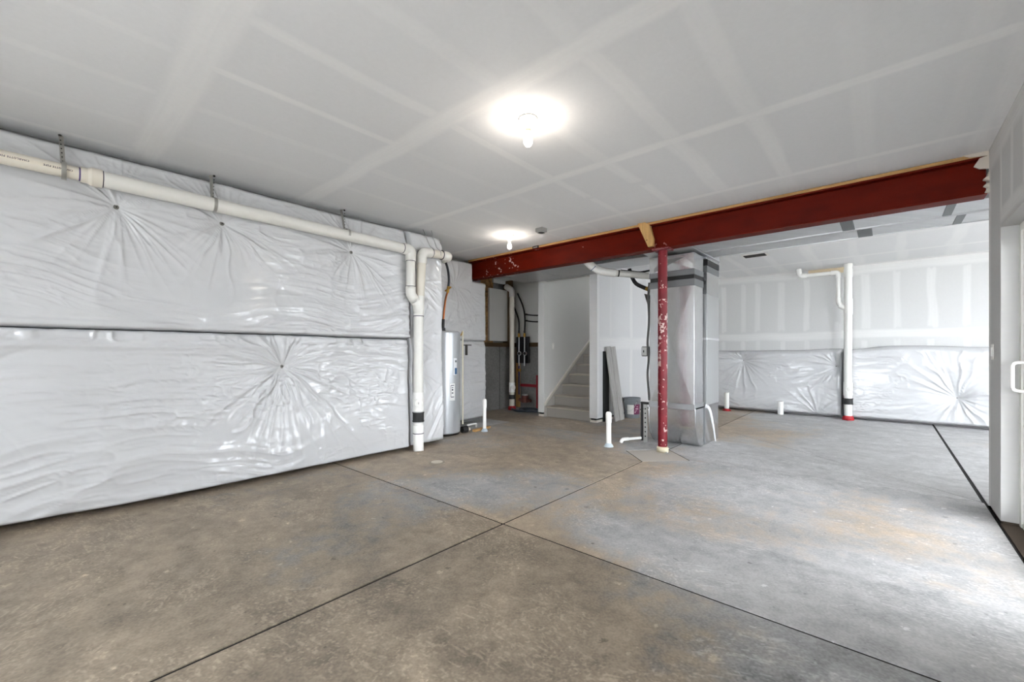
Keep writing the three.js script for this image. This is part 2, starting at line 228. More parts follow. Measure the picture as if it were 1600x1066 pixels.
// ---------------------------------------------------------------- floor: slabs between saw cuts
const floor = structure('floor', 'worn grey brown concrete basement floor cut into slabs', 'floor');
part('joint_bed', merge([box(-6.4, 4.4, -0.3, -0.12, -10.1, 2.8), box(-6.2, 0.592, -0.12, -0.005, -9.9, 2.7), box(0.592, 4.3, -0.12, -0.005, -9.9, -4.9), box(-6.4, 4.4, -0.12, 0, -10.1, -9.9), box(-4.8, 0.8, -0.12, 0, 2.7, 2.8), box(4.3, 4.5, -0.12, 0, -10, -4.7), box(0.605, 4.4, -0.12, -0.03, -4.9, -4.7), box(0.61, 0.79, -0.12, -0.03, -4.9, 2.8)]), M.darkGap, floor);
function slab(poly, gaps, mat, uvb) {
  const n = poly.length, pts = poly.map((p) => p.slice()), area = THREE.ShapeUtils.area(pts.map((p) => new THREE.Vector2(...p))), sg = Math.sign(area);
  const line = (i) => { const a = pts[i], b = pts[(i + 1) % n], dx = b[0] - a[0], dz = b[1] - a[1], L = Math.hypot(dx, dz), nx = -dz / L * sg, nz = dx / L * sg, o = (gaps[i] ?? gaps[0]) / 2; return [a[0] + nx * o, a[1] + nz * o, dx, dz]; };
  const out = [];
  for (let i = 0; i < n; i++) { const A = line((i + n - 1) % n), B = line(i), den = A[2] * B[3] - A[3] * B[2]; if (Math.abs(den) < 1e-6) { out.push([B[0], B[1]]); continue; } const t = ((B[0] - A[0]) * B[3] - (B[1] - A[1]) * B[2]) / den; out.push([A[0] + t * A[2], A[1] + t * A[3]]); }
  const g = prism(out, 'y', -0.02, 0);
  uvBy(g, (x, y, z) => [(x - uvb[0]) / (uvb[1] - uvb[0]), (z - uvb[2]) / (uvb[3] - uvb[2])]);
  part('slab', g, mat, floor);
}
const J = 0.018, j2 = 0.007, XJ = -1.98, ZJ = -2.16, D = { n: [-1.98, -4.39], w: [-2.35, -4.76], s: [-1.98, -5.14], e: [-1.61, -4.77] };
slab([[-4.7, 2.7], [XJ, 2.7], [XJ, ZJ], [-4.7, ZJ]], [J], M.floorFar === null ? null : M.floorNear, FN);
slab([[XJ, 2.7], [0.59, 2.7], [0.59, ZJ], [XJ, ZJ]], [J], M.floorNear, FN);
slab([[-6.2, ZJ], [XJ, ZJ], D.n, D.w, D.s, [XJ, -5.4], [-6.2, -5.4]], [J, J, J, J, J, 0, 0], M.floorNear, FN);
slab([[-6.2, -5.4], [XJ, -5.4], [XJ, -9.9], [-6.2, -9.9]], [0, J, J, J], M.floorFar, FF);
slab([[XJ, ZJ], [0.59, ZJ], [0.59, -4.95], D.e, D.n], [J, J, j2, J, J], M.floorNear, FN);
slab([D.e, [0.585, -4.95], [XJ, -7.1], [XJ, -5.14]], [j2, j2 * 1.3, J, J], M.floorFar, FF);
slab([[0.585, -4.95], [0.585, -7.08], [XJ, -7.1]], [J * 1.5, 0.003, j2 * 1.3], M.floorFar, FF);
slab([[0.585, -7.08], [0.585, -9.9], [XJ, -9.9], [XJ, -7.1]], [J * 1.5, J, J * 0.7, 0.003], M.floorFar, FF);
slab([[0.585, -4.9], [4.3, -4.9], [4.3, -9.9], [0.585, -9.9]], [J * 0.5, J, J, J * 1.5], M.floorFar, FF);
{ const dg = prism([D.n, D.e, D.s, D.w].map(([x, z]) => [XJ + (x - XJ) * 0.975, -4.77 + (z + 4.77) * 0.975]), 'y', -0.02, -0.001); uvBy(dg, (x, y, z) => [x, z]); part('slab', dg, M.floorPatch, floor); }

// ---------------------------------------------------------------- ceiling: drywall boards
const ceiling = structure('ceiling', 'unpainted drywall ceiling with taped and mudded joints', 'ceiling');
part('joist_deck', merge([box(-6.4, 0.8, H + 0.013, H + 0.2, -6.28, 2.8), box(0.8, 4.4, H + 0.013, H + 0.2, -6.28, -4.7), box(-6.4, -4.87, H + 0.013, H + 0.2, -10, -6.28), box(-3.77, 4.4, H + 0.013, H + 0.2, -10, -6.28)]), M.drywall, ceiling);
function board(x0, x1, z0, z1, mat, b) { part('drywall_board', uvBy(box(x0, x1, H, H + 0.0125, z0, z1), (x, y, z) => [(x - b[0]) / (b[1] - b[0]), (z - b[2]) / (b[3] - b[2])]), mat, ceiling); }
[[[-4.65, -2.25, 0.6], 2.7, 0.65], [[-4.65, -1.17, 0.6], 0.65, -0.6], [[-4.65, -2.765, 0.6], -0.6, -1.87], [[-4.65, -2.25, 0.6], -1.87, -3.13], [[-5.4, -2.765, 0.6], -3.13, -4.42], [[-5.4, -1.71, 0.6], -4.42, -4.905]].forEach(([xs, za, zb]) => { for (let k = 0; k < xs.length - 1; k++) board(xs[k], xs[k + 1], za, zb, M.ceilingMain, CX); });
[[[-6.1, -2.6, 0.6, 4.3], -5.1, -6.28], [[-3.77, -0.7, 2.9, 4.3], -6.28, -7.55], [[-3.77, -1.6, 2.05, 4.3], -7.55, -8.85], [[-3.77, -0.7, 2.9, 4.3], -8.85, -9.8], [[-6.1, -4.87], -6.28, -7.1]].forEach(([xs, za, zb]) => { for (let k = 0; k < xs.length - 1; k++) board(xs[k], xs[k + 1], za, zb, M.ceilingBack, CB); });

// ---------------------------------------------------------------- walls
const uvW = (g) => uvBy(g, (x, y, z) => [(x + z) / 2, y / 2]);
const wallLeft = structure('wall_left', 'foundation wall behind the long white insulation blankets', 'wall');
part('foundation', uvW(box(-5.36, -4.62, 0, H + 0.01, -3.62, 2.8)), M.concreteWall, wallLeft);
const wallRecess = structure('wall_recess', 'foundation wall behind the water heater', 'wall');
part('foundation', uvW(merge([box(-6.3, -5.36, 0, 2.4, -5.28, -3.62), box(-6.3, -5.36, 2.4, H + 0.01, -4.89, -3.62)])), M.concreteWall, wallRecess);
const wallNiche = structure('wall_niche', 'low grey concrete wall with brown sill and drywall above beside the manifold', 'wall');
part('foundation', uvW(merge([box(-6.35, -6.05, 0, 1.3, -7.1, -5.28), box(-6.05, -4.87, 0, 1.3, -7.1, -6.92)])), M.concreteWall, wallNiche);
for (const [z, w] of [[-6.02, 0.008], [-6.5, 0.008]]) part('form_joint', box(-6.052, -6.046, 0, 1.3, z, z + w), M.darkGap, wallNiche);
part('sill', merge([box(-6.2, -6.0, 1.3, 1.385, -6.92, -5.28), box(-6.0, -4.87, 1.3, 1.385, -7.0, -6.88)]), S({ color: '#4c3a22', roughness: 0.9 }), wallNiche);
part('backing', merge([box(-6.6, -6.36, 0, H + 0.2, -7.3, -3.6), box(-6.6, -4.87, 0, H + 0.2, -7.4, -7.11), box(-6.36, -6.21, 1.3, H + 0.012, -7.1, -5.28), box(-6.35, -5.37, 2.41, H + 0.012, -5.27, -5.1)]), M.concreteWall, wallNiche);
part('sheathing', uvBy(box(-6.2, -6.1, 1.385, H, -6.35, -5.28), (x, y, z) => [z / 1.2, y / 2.4]), M.osb, wallNiche);
part('drywall_board', box(-6.2, -6.06, 1.42, 2.5, -6.75, -6.2), M.drywall, wallNiche);
part('drywall_board', box(-6.2, -4.87, 1.385, H, -7.1, -6.96), M.drywall, wallNiche);
part('corner_stud', box(-6.2, -6.05, 1.385, H, -6.92, -6.77), S({ color: '#6b5437', roughness: 0.9 }), wallNiche);

function floatingWall(name, label, x0, x1, z0, z1, top, mat, uvf) {   // wall hung above a floor plate, as on expansive soil
  const w = structure(name, label, 'wall');
  part('bottom_plate', rbox(x0 + 0.012, x1 - 0.012, 0, 0.04, z0 + 0.01, z1, 0.003), S({ color: '#d8d2c6', roughness: 0.8 }), w);
  part('gap_shade_strip', box(x0 + 0.03, x1 - 0.03, 0.04, 0.07, z0 + 0.04, z1), M.black, w);  // black strip stands in for the shade inside the open gap
  part('drywall', uvf(rbox(x0, x1, 0.07, top, z0, z1, 0.004)), mat, w);
  return w;
}
const uvSide = (g) => uvBy(g, (x, y, z) => [(z + 10) / 3.8, y / 2.8]);
floatingWall('wall_stair_left', 'light grey drywall on the far side of the stairs', -4.87, -4.73, -11, -6.28, H + 0.2, S({ color: '#d9d8d4', roughness: 0.85 }), uvW);
floatingWall('wall_stair_right', 'mudded drywall between the stairs and the furnace', -3.77, -3.62, -9.8, -6.28, H + 0.01, M.wallSide, uvSide);
const shaft = structure('wall_stairwell', 'upper stairwell walls above the basement ceiling', 'wall');
part('drywall', merge([box(-4.87, -4.73, H + 0.2, 5.2, -11, -6.28), box(-3.77, -3.62, H, 5.2, -11, -6.28), box(-4.87, -3.62, H, 5.2, -6.28, -6.14), box(-4.87, -3.62, 5.2, 5.3, -11.2, -6.14),
  box(-4.87, -3.62, 0, 2.75, -11.2, -11), box(-4.87, -3.62, 5.1, 5.2, -11.2, -11), box(-4.87, -4.7, 2.75, 5.1, -11.2, -11), box(-3.8, -3.62, 2.75, 5.1, -11.2, -11), box(-3.77, -3.62, 0, H, -11, -9.8)]), S({ color: '#dddbd6', roughness: 0.85 }), shaft);
const header = structure('trim_1', 'drywall header over the stair opening', 'trim');
part('drywall', box(-4.73, -3.77, 2.5, H, -6.4, -6.28), M.drywall, header);

const wallBack = structure('wall_back', 'grey mudded drywall of the far room with white blanket below', 'wall');
[[-3.7, -1.6], [-1.6, 0.57], [0.57, 2.6], [2.6, 4.4]].forEach(([a, b]) => { for (const [y0, y1] of [[0, 1.5], [1.5, H]]) part('drywall_board', uvBy(box(a, b, y0, y1, -10, -9.8), (x, y) => [(x + 3.7) / 8.1, y / 2.8]), M.wallBack, wallBack); });
part('rim_board', box(-1.1, -0.52, 2.64, 2.735, -9.8, -9.785), S({ color: '#d5c4a4', roughness: 0.8 }), wallBack);

const uvR = (g) => uvBy(g, (x, y, z) => [(z + 5) / 7.8, y / 2.8]);
const wallRight = structure('wall_right', 'drywall beside the sliding door at the right', 'wall');
part('drywall', uvR(merge([rbox(0.6, 0.78, 0.012, H + 0.01, -4.89, -4.45, 0.004), box(0.6, 0.78, 2.05, H + 0.01, -4.45, -2.6), box(0.6, 0.78, 0.012, H + 0.01, -2.6, 2.8)])), M.wallRight, wallRight);
part('bottom_plate', merge([box(0.615, 0.77, -0.022, 0.012, -4.88, -4.47), box(0.615, 0.77, -0.022, 0.012, -2.6, 2.8)]), M.soil, wallRight);
part('ragged_drywall', (() => { const g = []; const r = rng(77); for (const y of [2.41, 2.445, 2.5, 2.535]) { const w = 0.012 + r() * 0.022; g.push(prism([[0.6, y], [0.6 - w, y + 0.008 + r() * 0.014], [0.6 - w * (0.3 + r() * 0.5), y + 0.03], [0.6, y + 0.042]], 'z', -4.895 - r() * 0.01, -4.862 + r() * 0.015)); } g.push(prism([[0.6, 2.7], [0.5, 2.715], [0.46, 2.738], [0.6, 2.738]], 'z', -4.9, -4.885), prism([[0.6, 2.6], [0.55, 2.61], [0.52, 2.635], [0.55, 2.69], [0.6, 2.7]], 'z', -4.9, -4.88)); return merge(g); })(), S({ color: '#c9bfb2', roughness: 1 }), wallRight);
const winWall = (x0, x1, y0, y1, a0, a1, b0, b1) => [[x0, a0, y0, y1], [a1, x1, y0, y1], [a0, a1, y0, b0], [a0, a1, b1, y1]];
const wallFront = structure('wall_front', 'outer wall of the far room with a window', 'wall');
part('drywall', merge(winWall(0.78, 4.4, 0, H + 0.01, 1.6, 4.0, 0.5, 2.3).map(([a, b, c, d]) => box(a, b, c, d, -4.89, -4.7))), M.drywall, wallFront);
const wallEnd = structure('wall_end', 'end wall of the far room', 'wall');
part('drywall', merge([box(4.3, 4.5, 0, H + 0.01, -10, -8.6), box(4.3, 4.5, 0, H + 0.01, -6.2, -4.7), box(4.3, 4.5, 0, 0.6, -8.6, -6.2), box(4.3, 4.5, 2.2, H + 0.01, -8.6, -6.2)]), M.drywall, wallEnd);
const wallRear = structure('wall_rear', 'wall with an added window behind the viewer', 'wall');
part('drywall', merge(winWall(-5.36, 0.78, 0, H + 0.01, -2.3, 0.3, 0.5, 2.2).map(([a, b, c, d]) => box(a, b, c, d, 2.6, 2.8))), M.drywall, wallRear);

function windowUnit(name, label, x0, x1, y0, y1, z) {
  const w = structure(name, label, 'window'), t = 0.05;
  part('window_frame', merge([box(x0, x1, y0, y0 + t, z - 0.04, z + 0.04), box(x0, x1, y1 - t, y1, z - 0.04, z + 0.04), box(x0, x0 + t, y0 + t, y1 - t, z - 0.04, z + 0.04), box(x1 - t, x1, y0 + t, y1 - t, z - 0.04, z + 0.04), box((x0 + x1) / 2 - 0.03, (x0 + x1) / 2 + 0.03, y0 + t, y1 - t, z - 0.03, z + 0.03)]), M.paintWhite, w);
  for (const [a, b] of [[x0 + t, (x0 + x1) / 2 - 0.03], [(x0 + x1) / 2 + 0.03, x1 - t]]) { const g = new THREE.PlaneGeometry(b - a, y1 - y0 - 2 * t); g.translate((a + b) / 2, (y0 + y1) / 2, z); part('pane', g, M.glass, w); }
}
windowUnit('window_1', 'added window behind the viewer for fill light', -2.3, 0.3, 0.5, 2.2, 2.7);  // unseen window added as fill light from behind the camera
windowUnit('window_2', 'window of the far room', 1.6, 4.0, 0.5, 2.3, -4.78);
windowUnit('window_4', 'added end window brightening the far room', -1.2, 1.2, 0.6, 2.2, 0);  // unseen window added to brighten the far room from the right
{ const w = scene.getObjectByName('window_4'); w.rotation.y = Math.PI / 2; w.position.set(4.4, 0, -7.4); }
windowUnit('window_3', 'added window at the head of the stairs to light the stairwell', -4.7, -3.8, 2.75, 5.1, -11.1);  // unseen window added and enlarged to brighten the stair walls

const door = structure('door_1', 'white sliding glass door with a white loop handle', 'door');
part('door_frame', merge([rbox(0.685, 0.78, 0, 2.05, -4.45, -4.405, 0.003), rbox(0.685, 0.78, 0, 2.05, -2.645, -2.6, 0.003), rbox(0.685, 0.78, 2.005, 2.05, -4.405, -2.645, 0.003), rbox(0.69, 0.78, 0, 0.03, -4.405, -2.645, 0.003)]), M.paintWhite, door);
for (const [za, zb, xo] of [[-4.4, -3.5, 0.712], [-3.56, -2.65, 0.75]]) {
  const leaf = part('door_leaf', merge([box(xo - 0.016, xo + 0.016, 0.03, 2.0, za, za + 0.08), box(xo - 0.016, xo + 0.016, 0.03, 2.0, zb - 0.08, zb), box(xo - 0.016, xo + 0.016, 1.92, 2.0, za + 0.08, zb - 0.08), box(xo - 0.016, xo + 0.016, 0.03, 0.13, za + 0.08, zb - 0.08)]), M.paintWhite, door);
  const pg = new THREE.PlaneGeometry(zb - za - 0.16, 1.79); pg.rotateY(Math.PI / 2); pg.translate(xo, 1.025, (za + zb) / 2); part('pane', pg, M.glass, leaf);
}
part('door_handle', sweep(rounded([V(0.70, 1.115, -4.365), V(0.642, 1.11, -4.365), V(0.642, 0.925, -4.365), V(0.70, 0.92, -4.365)], 0.025), 0.0105, 12), M.pvcWhite, door);
part('sill_dirt', box(0.6, 0.78, -0.022, -0.004, -4.45, -2.6), M.soil, door);

// outside: pale patio ground
const patio = structure('ground', 'pale ground outside the sliding door', 'ground');
part('ground_slab', merge([box(0.79, 16, -0.3, -0.12, -4.69, 14), box(-14, 0.79, -0.3, -0.12, 2.81, 14), box(4.51, 16, -0.3, -0.12, -16, -4.69)]), S({ color: '#dfdcd6', roughness: 0.95 }), patio);

const deck = structure('added_roof_deck', 'timber deck added unseen over the door to cut sky light', 'deck');  // unseen deck added to keep direct sky light off the door-side floor
part('deck_boards', merge([box(0.82, 2.5, 2.82, 2.95, -4.6, 3.5), box(2.4, 2.5, 2.6, 2.82, -4.6, 3.5)]), S({ color: '#9c8f7d', roughness: 0.9 }), deck);
for (const z of [-4.4, -0.6, 3.3]) part('deck_post', box(2.38, 2.5, -0.12, 2.6, z - 0.06, z + 0.06), S({ color: '#9c8f7d', roughness: 0.9 }), deck);

// ---------------------------------------------------------------- insulation blankets
const ridge = (n) => { const r = 1 - Math.abs(2 * n - 1); return r * r; };
function steps(a, b, s) { const n = Math.max(1, Math.round(Math.abs(b - a) / s)), o = []; for (let i = 0; i <= n; i++) o.push(a + (b - a) * i / n); return o; }
function blanket(name, label, o) {
  const { us, ts, at, bot, top, thick, pins, edge, seed, amp = 1, dip = 0.1 } = o;
  const u0 = us[0], u1 = us[us.length - 1];
  const depth = (u, v, b, t) => {
    let d = thick(u, v) + 0.03 * (fbm(u * 1.1 + 3, v * 1.4, seed, 2) - 0.5), far = 1, rad = 0, pull = 0;
    pins.forEach((p, k) => {
      const du = u - p.u, dv = v - p.v, r = Math.hypot(du, dv) + 1e-4, c = du / r, s = dv / r, w = (noise(r * 5, k * 9.1, seed + 30) - 0.5) * 0.5;
      pull = Math.max(pull, dip * (p.d ?? 1) * Math.exp(-r / 0.2));
      const K = 3.4, a1 = ridge(noise(c * K + 10 + w + r * 0.5, s * K + 10, seed + k * 5)), a2 = ridge(noise(c * K * 2.3 + 30, s * K * 2.3 + w + r * 1.6, seed + k * 5 + 1));
      const env = Math.min(1, r / 0.16) * Math.exp(-Math.pow(r / (p.r ?? 0.55), 2));
      rad += (0.022 * a1 * a1 + 0.011 * a2) * env; far = Math.min(far, 1 - 0.8 * Math.exp(-Math.pow(r / 0.42, 2)));
    });
    d -= pull;
    // sagging folds between the pins, running mostly sideways and bending round the pins
    let bend = 0; pins.forEach((p) => { const du = u - p.u; bend += (p.v - v) * 0.35 * Math.exp(-du * du / 0.18); });
    const s = v + bend * 0.5 + 0.16 * (noise(u * 0.9, v * 1.1, seed + 40) - 0.5) + 0.05 * (noise(u * 3, v * 3, seed + 41) - 0.5);
    const mask = sst(0.36, 0.66, fbm(u * 0.9, v * 1.6, seed + 42, 2)), mask2 = sst(0.42, 0.7, fbm(u * 1.9 + 7, v * 2.4, seed + 43, 2));
    const h1 = ridge(noise(u * 1.5, s * 8.5, seed + 44)), h2 = ridge(noise(u * 3.6, s * 21, seed + 45)), h3 = ridge(noise(u * 7, s * 43, seed + 48)), cr = ridge(noise(u * 15 + h1, v * 21 + h2, seed + 46)) * ridge(noise(u * 9, v * 8, seed + 47));
    d += amp * (rad + far * (0.013 * h1 * (0.3 + mask) + 0.0085 * h2 * (0.15 + mask) + 0.0035 * h3 * (mask + mask2)) + 0.009 * cr * mask2);
    if (o.crumple) d += o.crumple(u, v);
    const f = (x, e) => { if (!e) return 1; const q = clamp01(x / e); return Math.sqrt(Math.max(0, 1 - (1 - q) * (1 - q))); };
    return d * f(u - u0, edge.l) * f(u1 - u, edge.r) * f(v - b, edge.b) * f(t - v, edge.t);
  };
  const pos = [], idx = [], nu = us.length, nt = ts.length;
  for (let i = 0; i < nu; i++) { const b = bot(us[i]), t = top(us[i]); for (let j = 0; j < nt; j++) { const v = b + (t - b) * ts[j]; pos.push(...at(us[i], v, depth(us[i], v, b, t))); } }
  for (let i = 0; i < nu - 1; i++) for (let j = 0; j < nt - 1; j++) { const a = i * nt + j, b = a + nt; idx.push(a, b, a + 1, b, b + 1, a + 1); }
  const g = new THREE.BufferGeometry(); g.setAttribute('position', new THREE.Float32BufferAttribute(pos, 3)); g.setIndex(idx); g.computeVertexNormals();
  g.setAttribute('uv', new THREE.Float32BufferAttribute(new Float32Array(nu * nt * 2), 2));
  const t = thing(name, label, 'insulation'); part('facing', g, M.vinyl, t);
  pins.forEach((p) => { if (p.hide) return; const b = bot(p.u), tt = top(p.u), d = depth(p.u, p.v, b, tt), A = V(...at(p.u, p.v, d - 0.004)), B = V(...at(p.u, p.v, d + 0.006)), C = V(...at(p.u, p.v, d + 0.012)); const w = part('fastener', cyl(A, B, 0.021, 0.018, 20), M.washer, t); part('pin', cyl(B, C, 0.006, 0.006, 10), M.steelDark, w); });
  return t;
}
const edgeT = (n, eb, et) => { const o = [0, 0.004, 0.012, 0.025]; for (let k = 1; k < n; k++) o.push(0.03 + 0.94 * k / n); o.push(0.975, 0.988, 0.996, 1); return o; };
// u = distance along the wall away from the viewer (-z)
const leftAt = (u, v, d) => [-4.597 + d, v, -u];
const uLong = [...steps(-2.58, -0.6, 0.05).slice(0, -1), ...steps(-0.6, 3.0, 0.0085), 3.015, 3.03, 3.04, 3.045];
const hem = (u) => 1.352 + 0.012 * (noise(u * 1.2, 0, 5) - 0.5) - 0.004 * u;
blanket('insulation_blanket', 'upper long white vinyl blanket on the left wall, pinned below the drain pipe', {
  us: uLong, ts: edgeT(158), at: leftAt, bot: hem, top: (u) => 2.70 - 0.02 * noise(u * 1.8, 3, 8), seed: 300, dip: 0.05,
  thick: (u, v) => 0.27 + 0.012 * sst(1.8, 1.4, v) - 0.09 * sst(2.32, 2.66, v), edge: { l: 0.03, r: 0.02, b: 0.014, t: 0.05 },
  pins: [{ u: 0.44, v: 2.28 }, { u: 1.12, v: 2.31 }, { u: 2.32, v: 2.27 }, { u: -1.1, v: 2.25 }, { u: -2.0, v: 2.25 }],
  crumple: (u, v) => { const h = v - hem(u); return 0.008 * sst(0.0, 0.02, h) * sst(0.075, 0.05, h) + 0.006 * Math.exp(-Math.pow((h - 0.085) / 0.02, 2)) * -1; },
});
blanket('insulation_blanket', 'lower long white vinyl blanket on the left wall reaching the floor', {
  us: uLong, ts: edgeT(160), at: leftAt, bot: (u) => 0.015 + 0.02 * sst(0.6, -0.4, u), top: (u) => hem(u) + 0.006, seed: 340, dip: 0.06,
  thick: (u, v) => 0.262 + 0.035 * sst(0.9, 0.2, v) - 0.01 * sst(1.2, 1.35, v), edge: { l: 0.03, r: 0.02, b: 0.035, t: 0.01 },
  pins: [{ u: 1.62, v: 1.045, r: 0.85 }, { u: -0.4, v: 1.0 }, { u: -1.6, v: 1.0 }],
  crumple: (u, v) => 0.02 * sst(1.24, 1.3, v + 0.02 * noise(u * 2, 0, 9)) * (ridge(noise(u * 11, v * 13, 351)) - 0.4) + 0.014 * Math.exp(-Math.pow((v - 1.235 - 0.03 * (noise(u * 1.3, 2, 9) - 0.5)) / 0.022, 2)) * sst(1.7, 1.2, u),
});
const uEnd = [3.05, 3.053, 3.06, 3.07, ...steps(3.08, 3.56, 0.011), 3.585, 3.6, 3.61, 3.615];
blanket('insulation_blanket', 'narrow upright white vinyl blanket strip between drain stack and water heater', {
  us: uEnd, ts: edgeT(200), at: leftAt, bot: () => 0.03, top: () => 2.69, seed: 380, dip: 0.05,
  thick: (u, v) => 0.275 - 0.05 * sst(2.4, 2.66, v) + 0.02 * sst(1.0, 0.2, v), edge: { l: 0.015, r: 0.09, b: 0.04, t: 0.05 },
  pins: [{ u: 3.1, v: 1.36, hide: true, d: 0.6, r: 0.35 }, { u: 3.14, v: 0.95, hide: true, d: 0.3, r: 0.3 }, { u: 3.2, v: 2.05, hide: true, d: 0.3, r: 0.25 }],
});
const recAt = (u, v, d) => [-5.337 + d, v, -u];
const uRec = [...steps(3.66, 5.2, 0.012), 5.22, 5.235, 5.245, 5.25];
blanket('insulation_blanket', 'white vinyl blanket above the water heater tank, under the beam end', {
  us: uRec, ts: edgeT(90), at: recAt, bot: () => 1.37, top: (u) => 2.68 - 0.29 * sst(4.86, 4.9, u), seed: 400, dip: 0.06,
  thick: () => 0.15, edge: { l: 0.02, r: 0.05, b: 0.03, t: 0.04 }, pins: [{ u: 4.55, v: 2.25, r: 0.6, hide: true }, { u: 4.3, v: 1.52 }],
});
blanket('insulation_blanket', 'white vinyl blanket beside the water heater, lower of two', {
  us: uRec, ts: edgeT(100), at: recAt, bot: (u) => 0.06 + 0.02 * (u - 5), top: () => 1.39, seed: 420, dip: 0.05,
  thick: (u, v) => 0.145 - 0.02 * sst(1.25, 1.38, v), edge: { l: 0.02, r: 0.05, b: 0.04, t: 0.03 }, pins: [{ u: 4.45, v: 1.12, r: 0.6 }],
});
const backAt = (u, v, d) => [u, v, -9.777 + d];
blanket('insulation_blanket', 'white vinyl blanket on the far wall left of the drain stack', {
  us: [-3.6, ...steps(-3.58, -0.62, 0.0145), -0.605, -0.595, -0.585, -0.58], ts: edgeT(90), at: backAt, bot: (u) => 0.02, top: (u) => 1.215 + 0.012 * noise(u * 2, 1, 3) + 0.03 * sst(-1.4, -0.7, u), seed: 440, dip: 0.1,
  thick: (u, v) => 0.17 + 0.03 * sst(0.9, 0.4, v), edge: { l: 0.02, r: 0.08, b: 0.06, t: 0.10 }, pins: [{ u: -2.19, v: 1.02, r: 0.6 }, { u: -0.67, v: 0.93, r: 0.5 }, { u: -0.95, v: 0.03, hide: true, r: 0.45, d: 0.5 }],
});
blanket('insulation_blanket', 'white vinyl blanket on the far wall right of the drain stack', {
  us: [-0.56, -0.555, -0.545, -0.53, ...steps(-0.51, 1.6, 0.0125), ...steps(1.65, 4.28, 0.06)], ts: edgeT(100), at: backAt, bot: () => 0.02, top: (u) => 1.235 + 0.06 * sst(-0.5, 0.1, u) - 0.03 * sst(0.4, 1.2, u), seed: 460, dip: 0.12,
  thick: (u, v) => 0.18 + 0.02 * sst(0.9, 0.4, v), edge: { l: 0.08, r: 0.02, b: 0.06, t: 0.10 }, pins: [{ u: 0.85, v: 0.46, r: 0.75 }, { u: 2.2, v: 0.9 }],
});

// ---------------------------------------------------------------- steel beam and post
const beam = thing('steel_beam', 'dark red steel beam spanning the ceiling', 'beam');
const BZ = -5.0, BT = 2.712, BB = 2.415, uvBeam = (g) => uvBy(g, (x, y, z) => [(x + 5.3) / 5.9, (y - 2.3 + (z + 5) * 0.8) / 0.7375]);
part('web', uvBeam(box(-5.3, 0.598, BB + 0.016, BT - 0.016, BZ - 0.006, BZ + 0.006)), M.beam, beam);
part('bottom_flange', uvBeam(rbox(-5.3, 0.598, BB, BB + 0.016, BZ - 0.083, BZ + 0.083, 0.004)), M.beam, beam);
part('top_flange', uvBeam(rbox(-5.3, 0.598, BT - 0.016, BT, BZ - 0.083, BZ + 0.083, 0.004)), M.beam, beam);
const plate = solo('wood_plate', 'long pale wooden plate on top of the steel beam', 'lumber', uvBy(rbox(-5.3, 0.598, BT, H - 0.001, BZ - 0.094, BZ + 0.09, 0.003), (x, y, z) => [x / 1.2, (y + z) / 0.3]), M.wood);
const tag = thing('metal_bracket', 'small dark metal bracket on the wooden plate over the beam', 'bracket');
part('strap', rbox(-3.9, -3.79, 2.706, 2.742, -4.906, -4.894, 0.002), M.steelDark, tag); part('tab', rbox(-3.88, -3.81, 2.712, 2.724, -4.898, -4.888, 0.002), M.zinc, tag);
{ const b = thing('wood_block', 'short angled wooden block nailed over the beam face by the post', 'lumber');
  part('block', uvBy(prism([[-2.255, 2.738], [-2.16, 2.738], [-2.1, 2.69], [-2.055, 2.52], [-2.06, 2.44], [-2.12, 2.435]], 'z', -4.905, -4.865), (x, y, z) => [y / 1.2, (x + z) / 0.35]), M.wood, b);
  part('knot', cyl(V(-2.135, 2.52, -4.866), V(-2.135, 2.52, -4.8635), 0.007, 0.007, 10), S({ color: '#5b3517', roughness: 0.8 }), b); }
const post = thing('steel_post', 'red steel column with scraped paint standing below the beam', 'column');
{ const g = new THREE.CylinderGeometry(0.054, 0.054, 2.33, 40, 1, true); g.translate(-1.99, 0.06 + 1.165, -4.98); part('shaft', g, M.post, post);
  part('base_sleeve', lathe([[0, 0], [0.066, 0], [0.066, 0.05], [0.06, 0.066], [0, 0.066]], [-1.99, 0, -4.98]), S({ color: '#cfc4a8', roughness: 0.6 }), post);
  part('cap_plate', rbox(-2.09, -1.89, 2.39, 2.413, -5.06, -4.9, 0.003), M.post, post); part('screw_head', cyl(V(-1.99, 2.33, -4.98), V(-1.99, 2.395, -4.98), 0.03, 0.03, 16), M.post, post);
  for (const s of [-1, 1]) part('bent_bolt', sweep(rounded([V(-1.99 + s * 0.07, 2.43, -4.93), V(-1.99 + s * 0.07, 2.442, -4.91), V(-1.99 + s * 0.045, 2.465, -4.9)], 0.01), 0.007, 8), S({ color: '#8a4a44', roughness: 0.5, metalness: 0.3 }), post); }
{ const p = thing('base_plate', 'small zinc plate scrap at the foot of the red post', 'plate'); part('plate', rbox(-1.94, -1.88, 0, 0.006, -4.95, -4.89, 0.002), M.zinc, p); part('anchor', cyl(V(-1.915, 0.006, -4.92), V(-1.915, 0.022, -4.92), 0.008, 0.006, 8), M.zinc, p); }

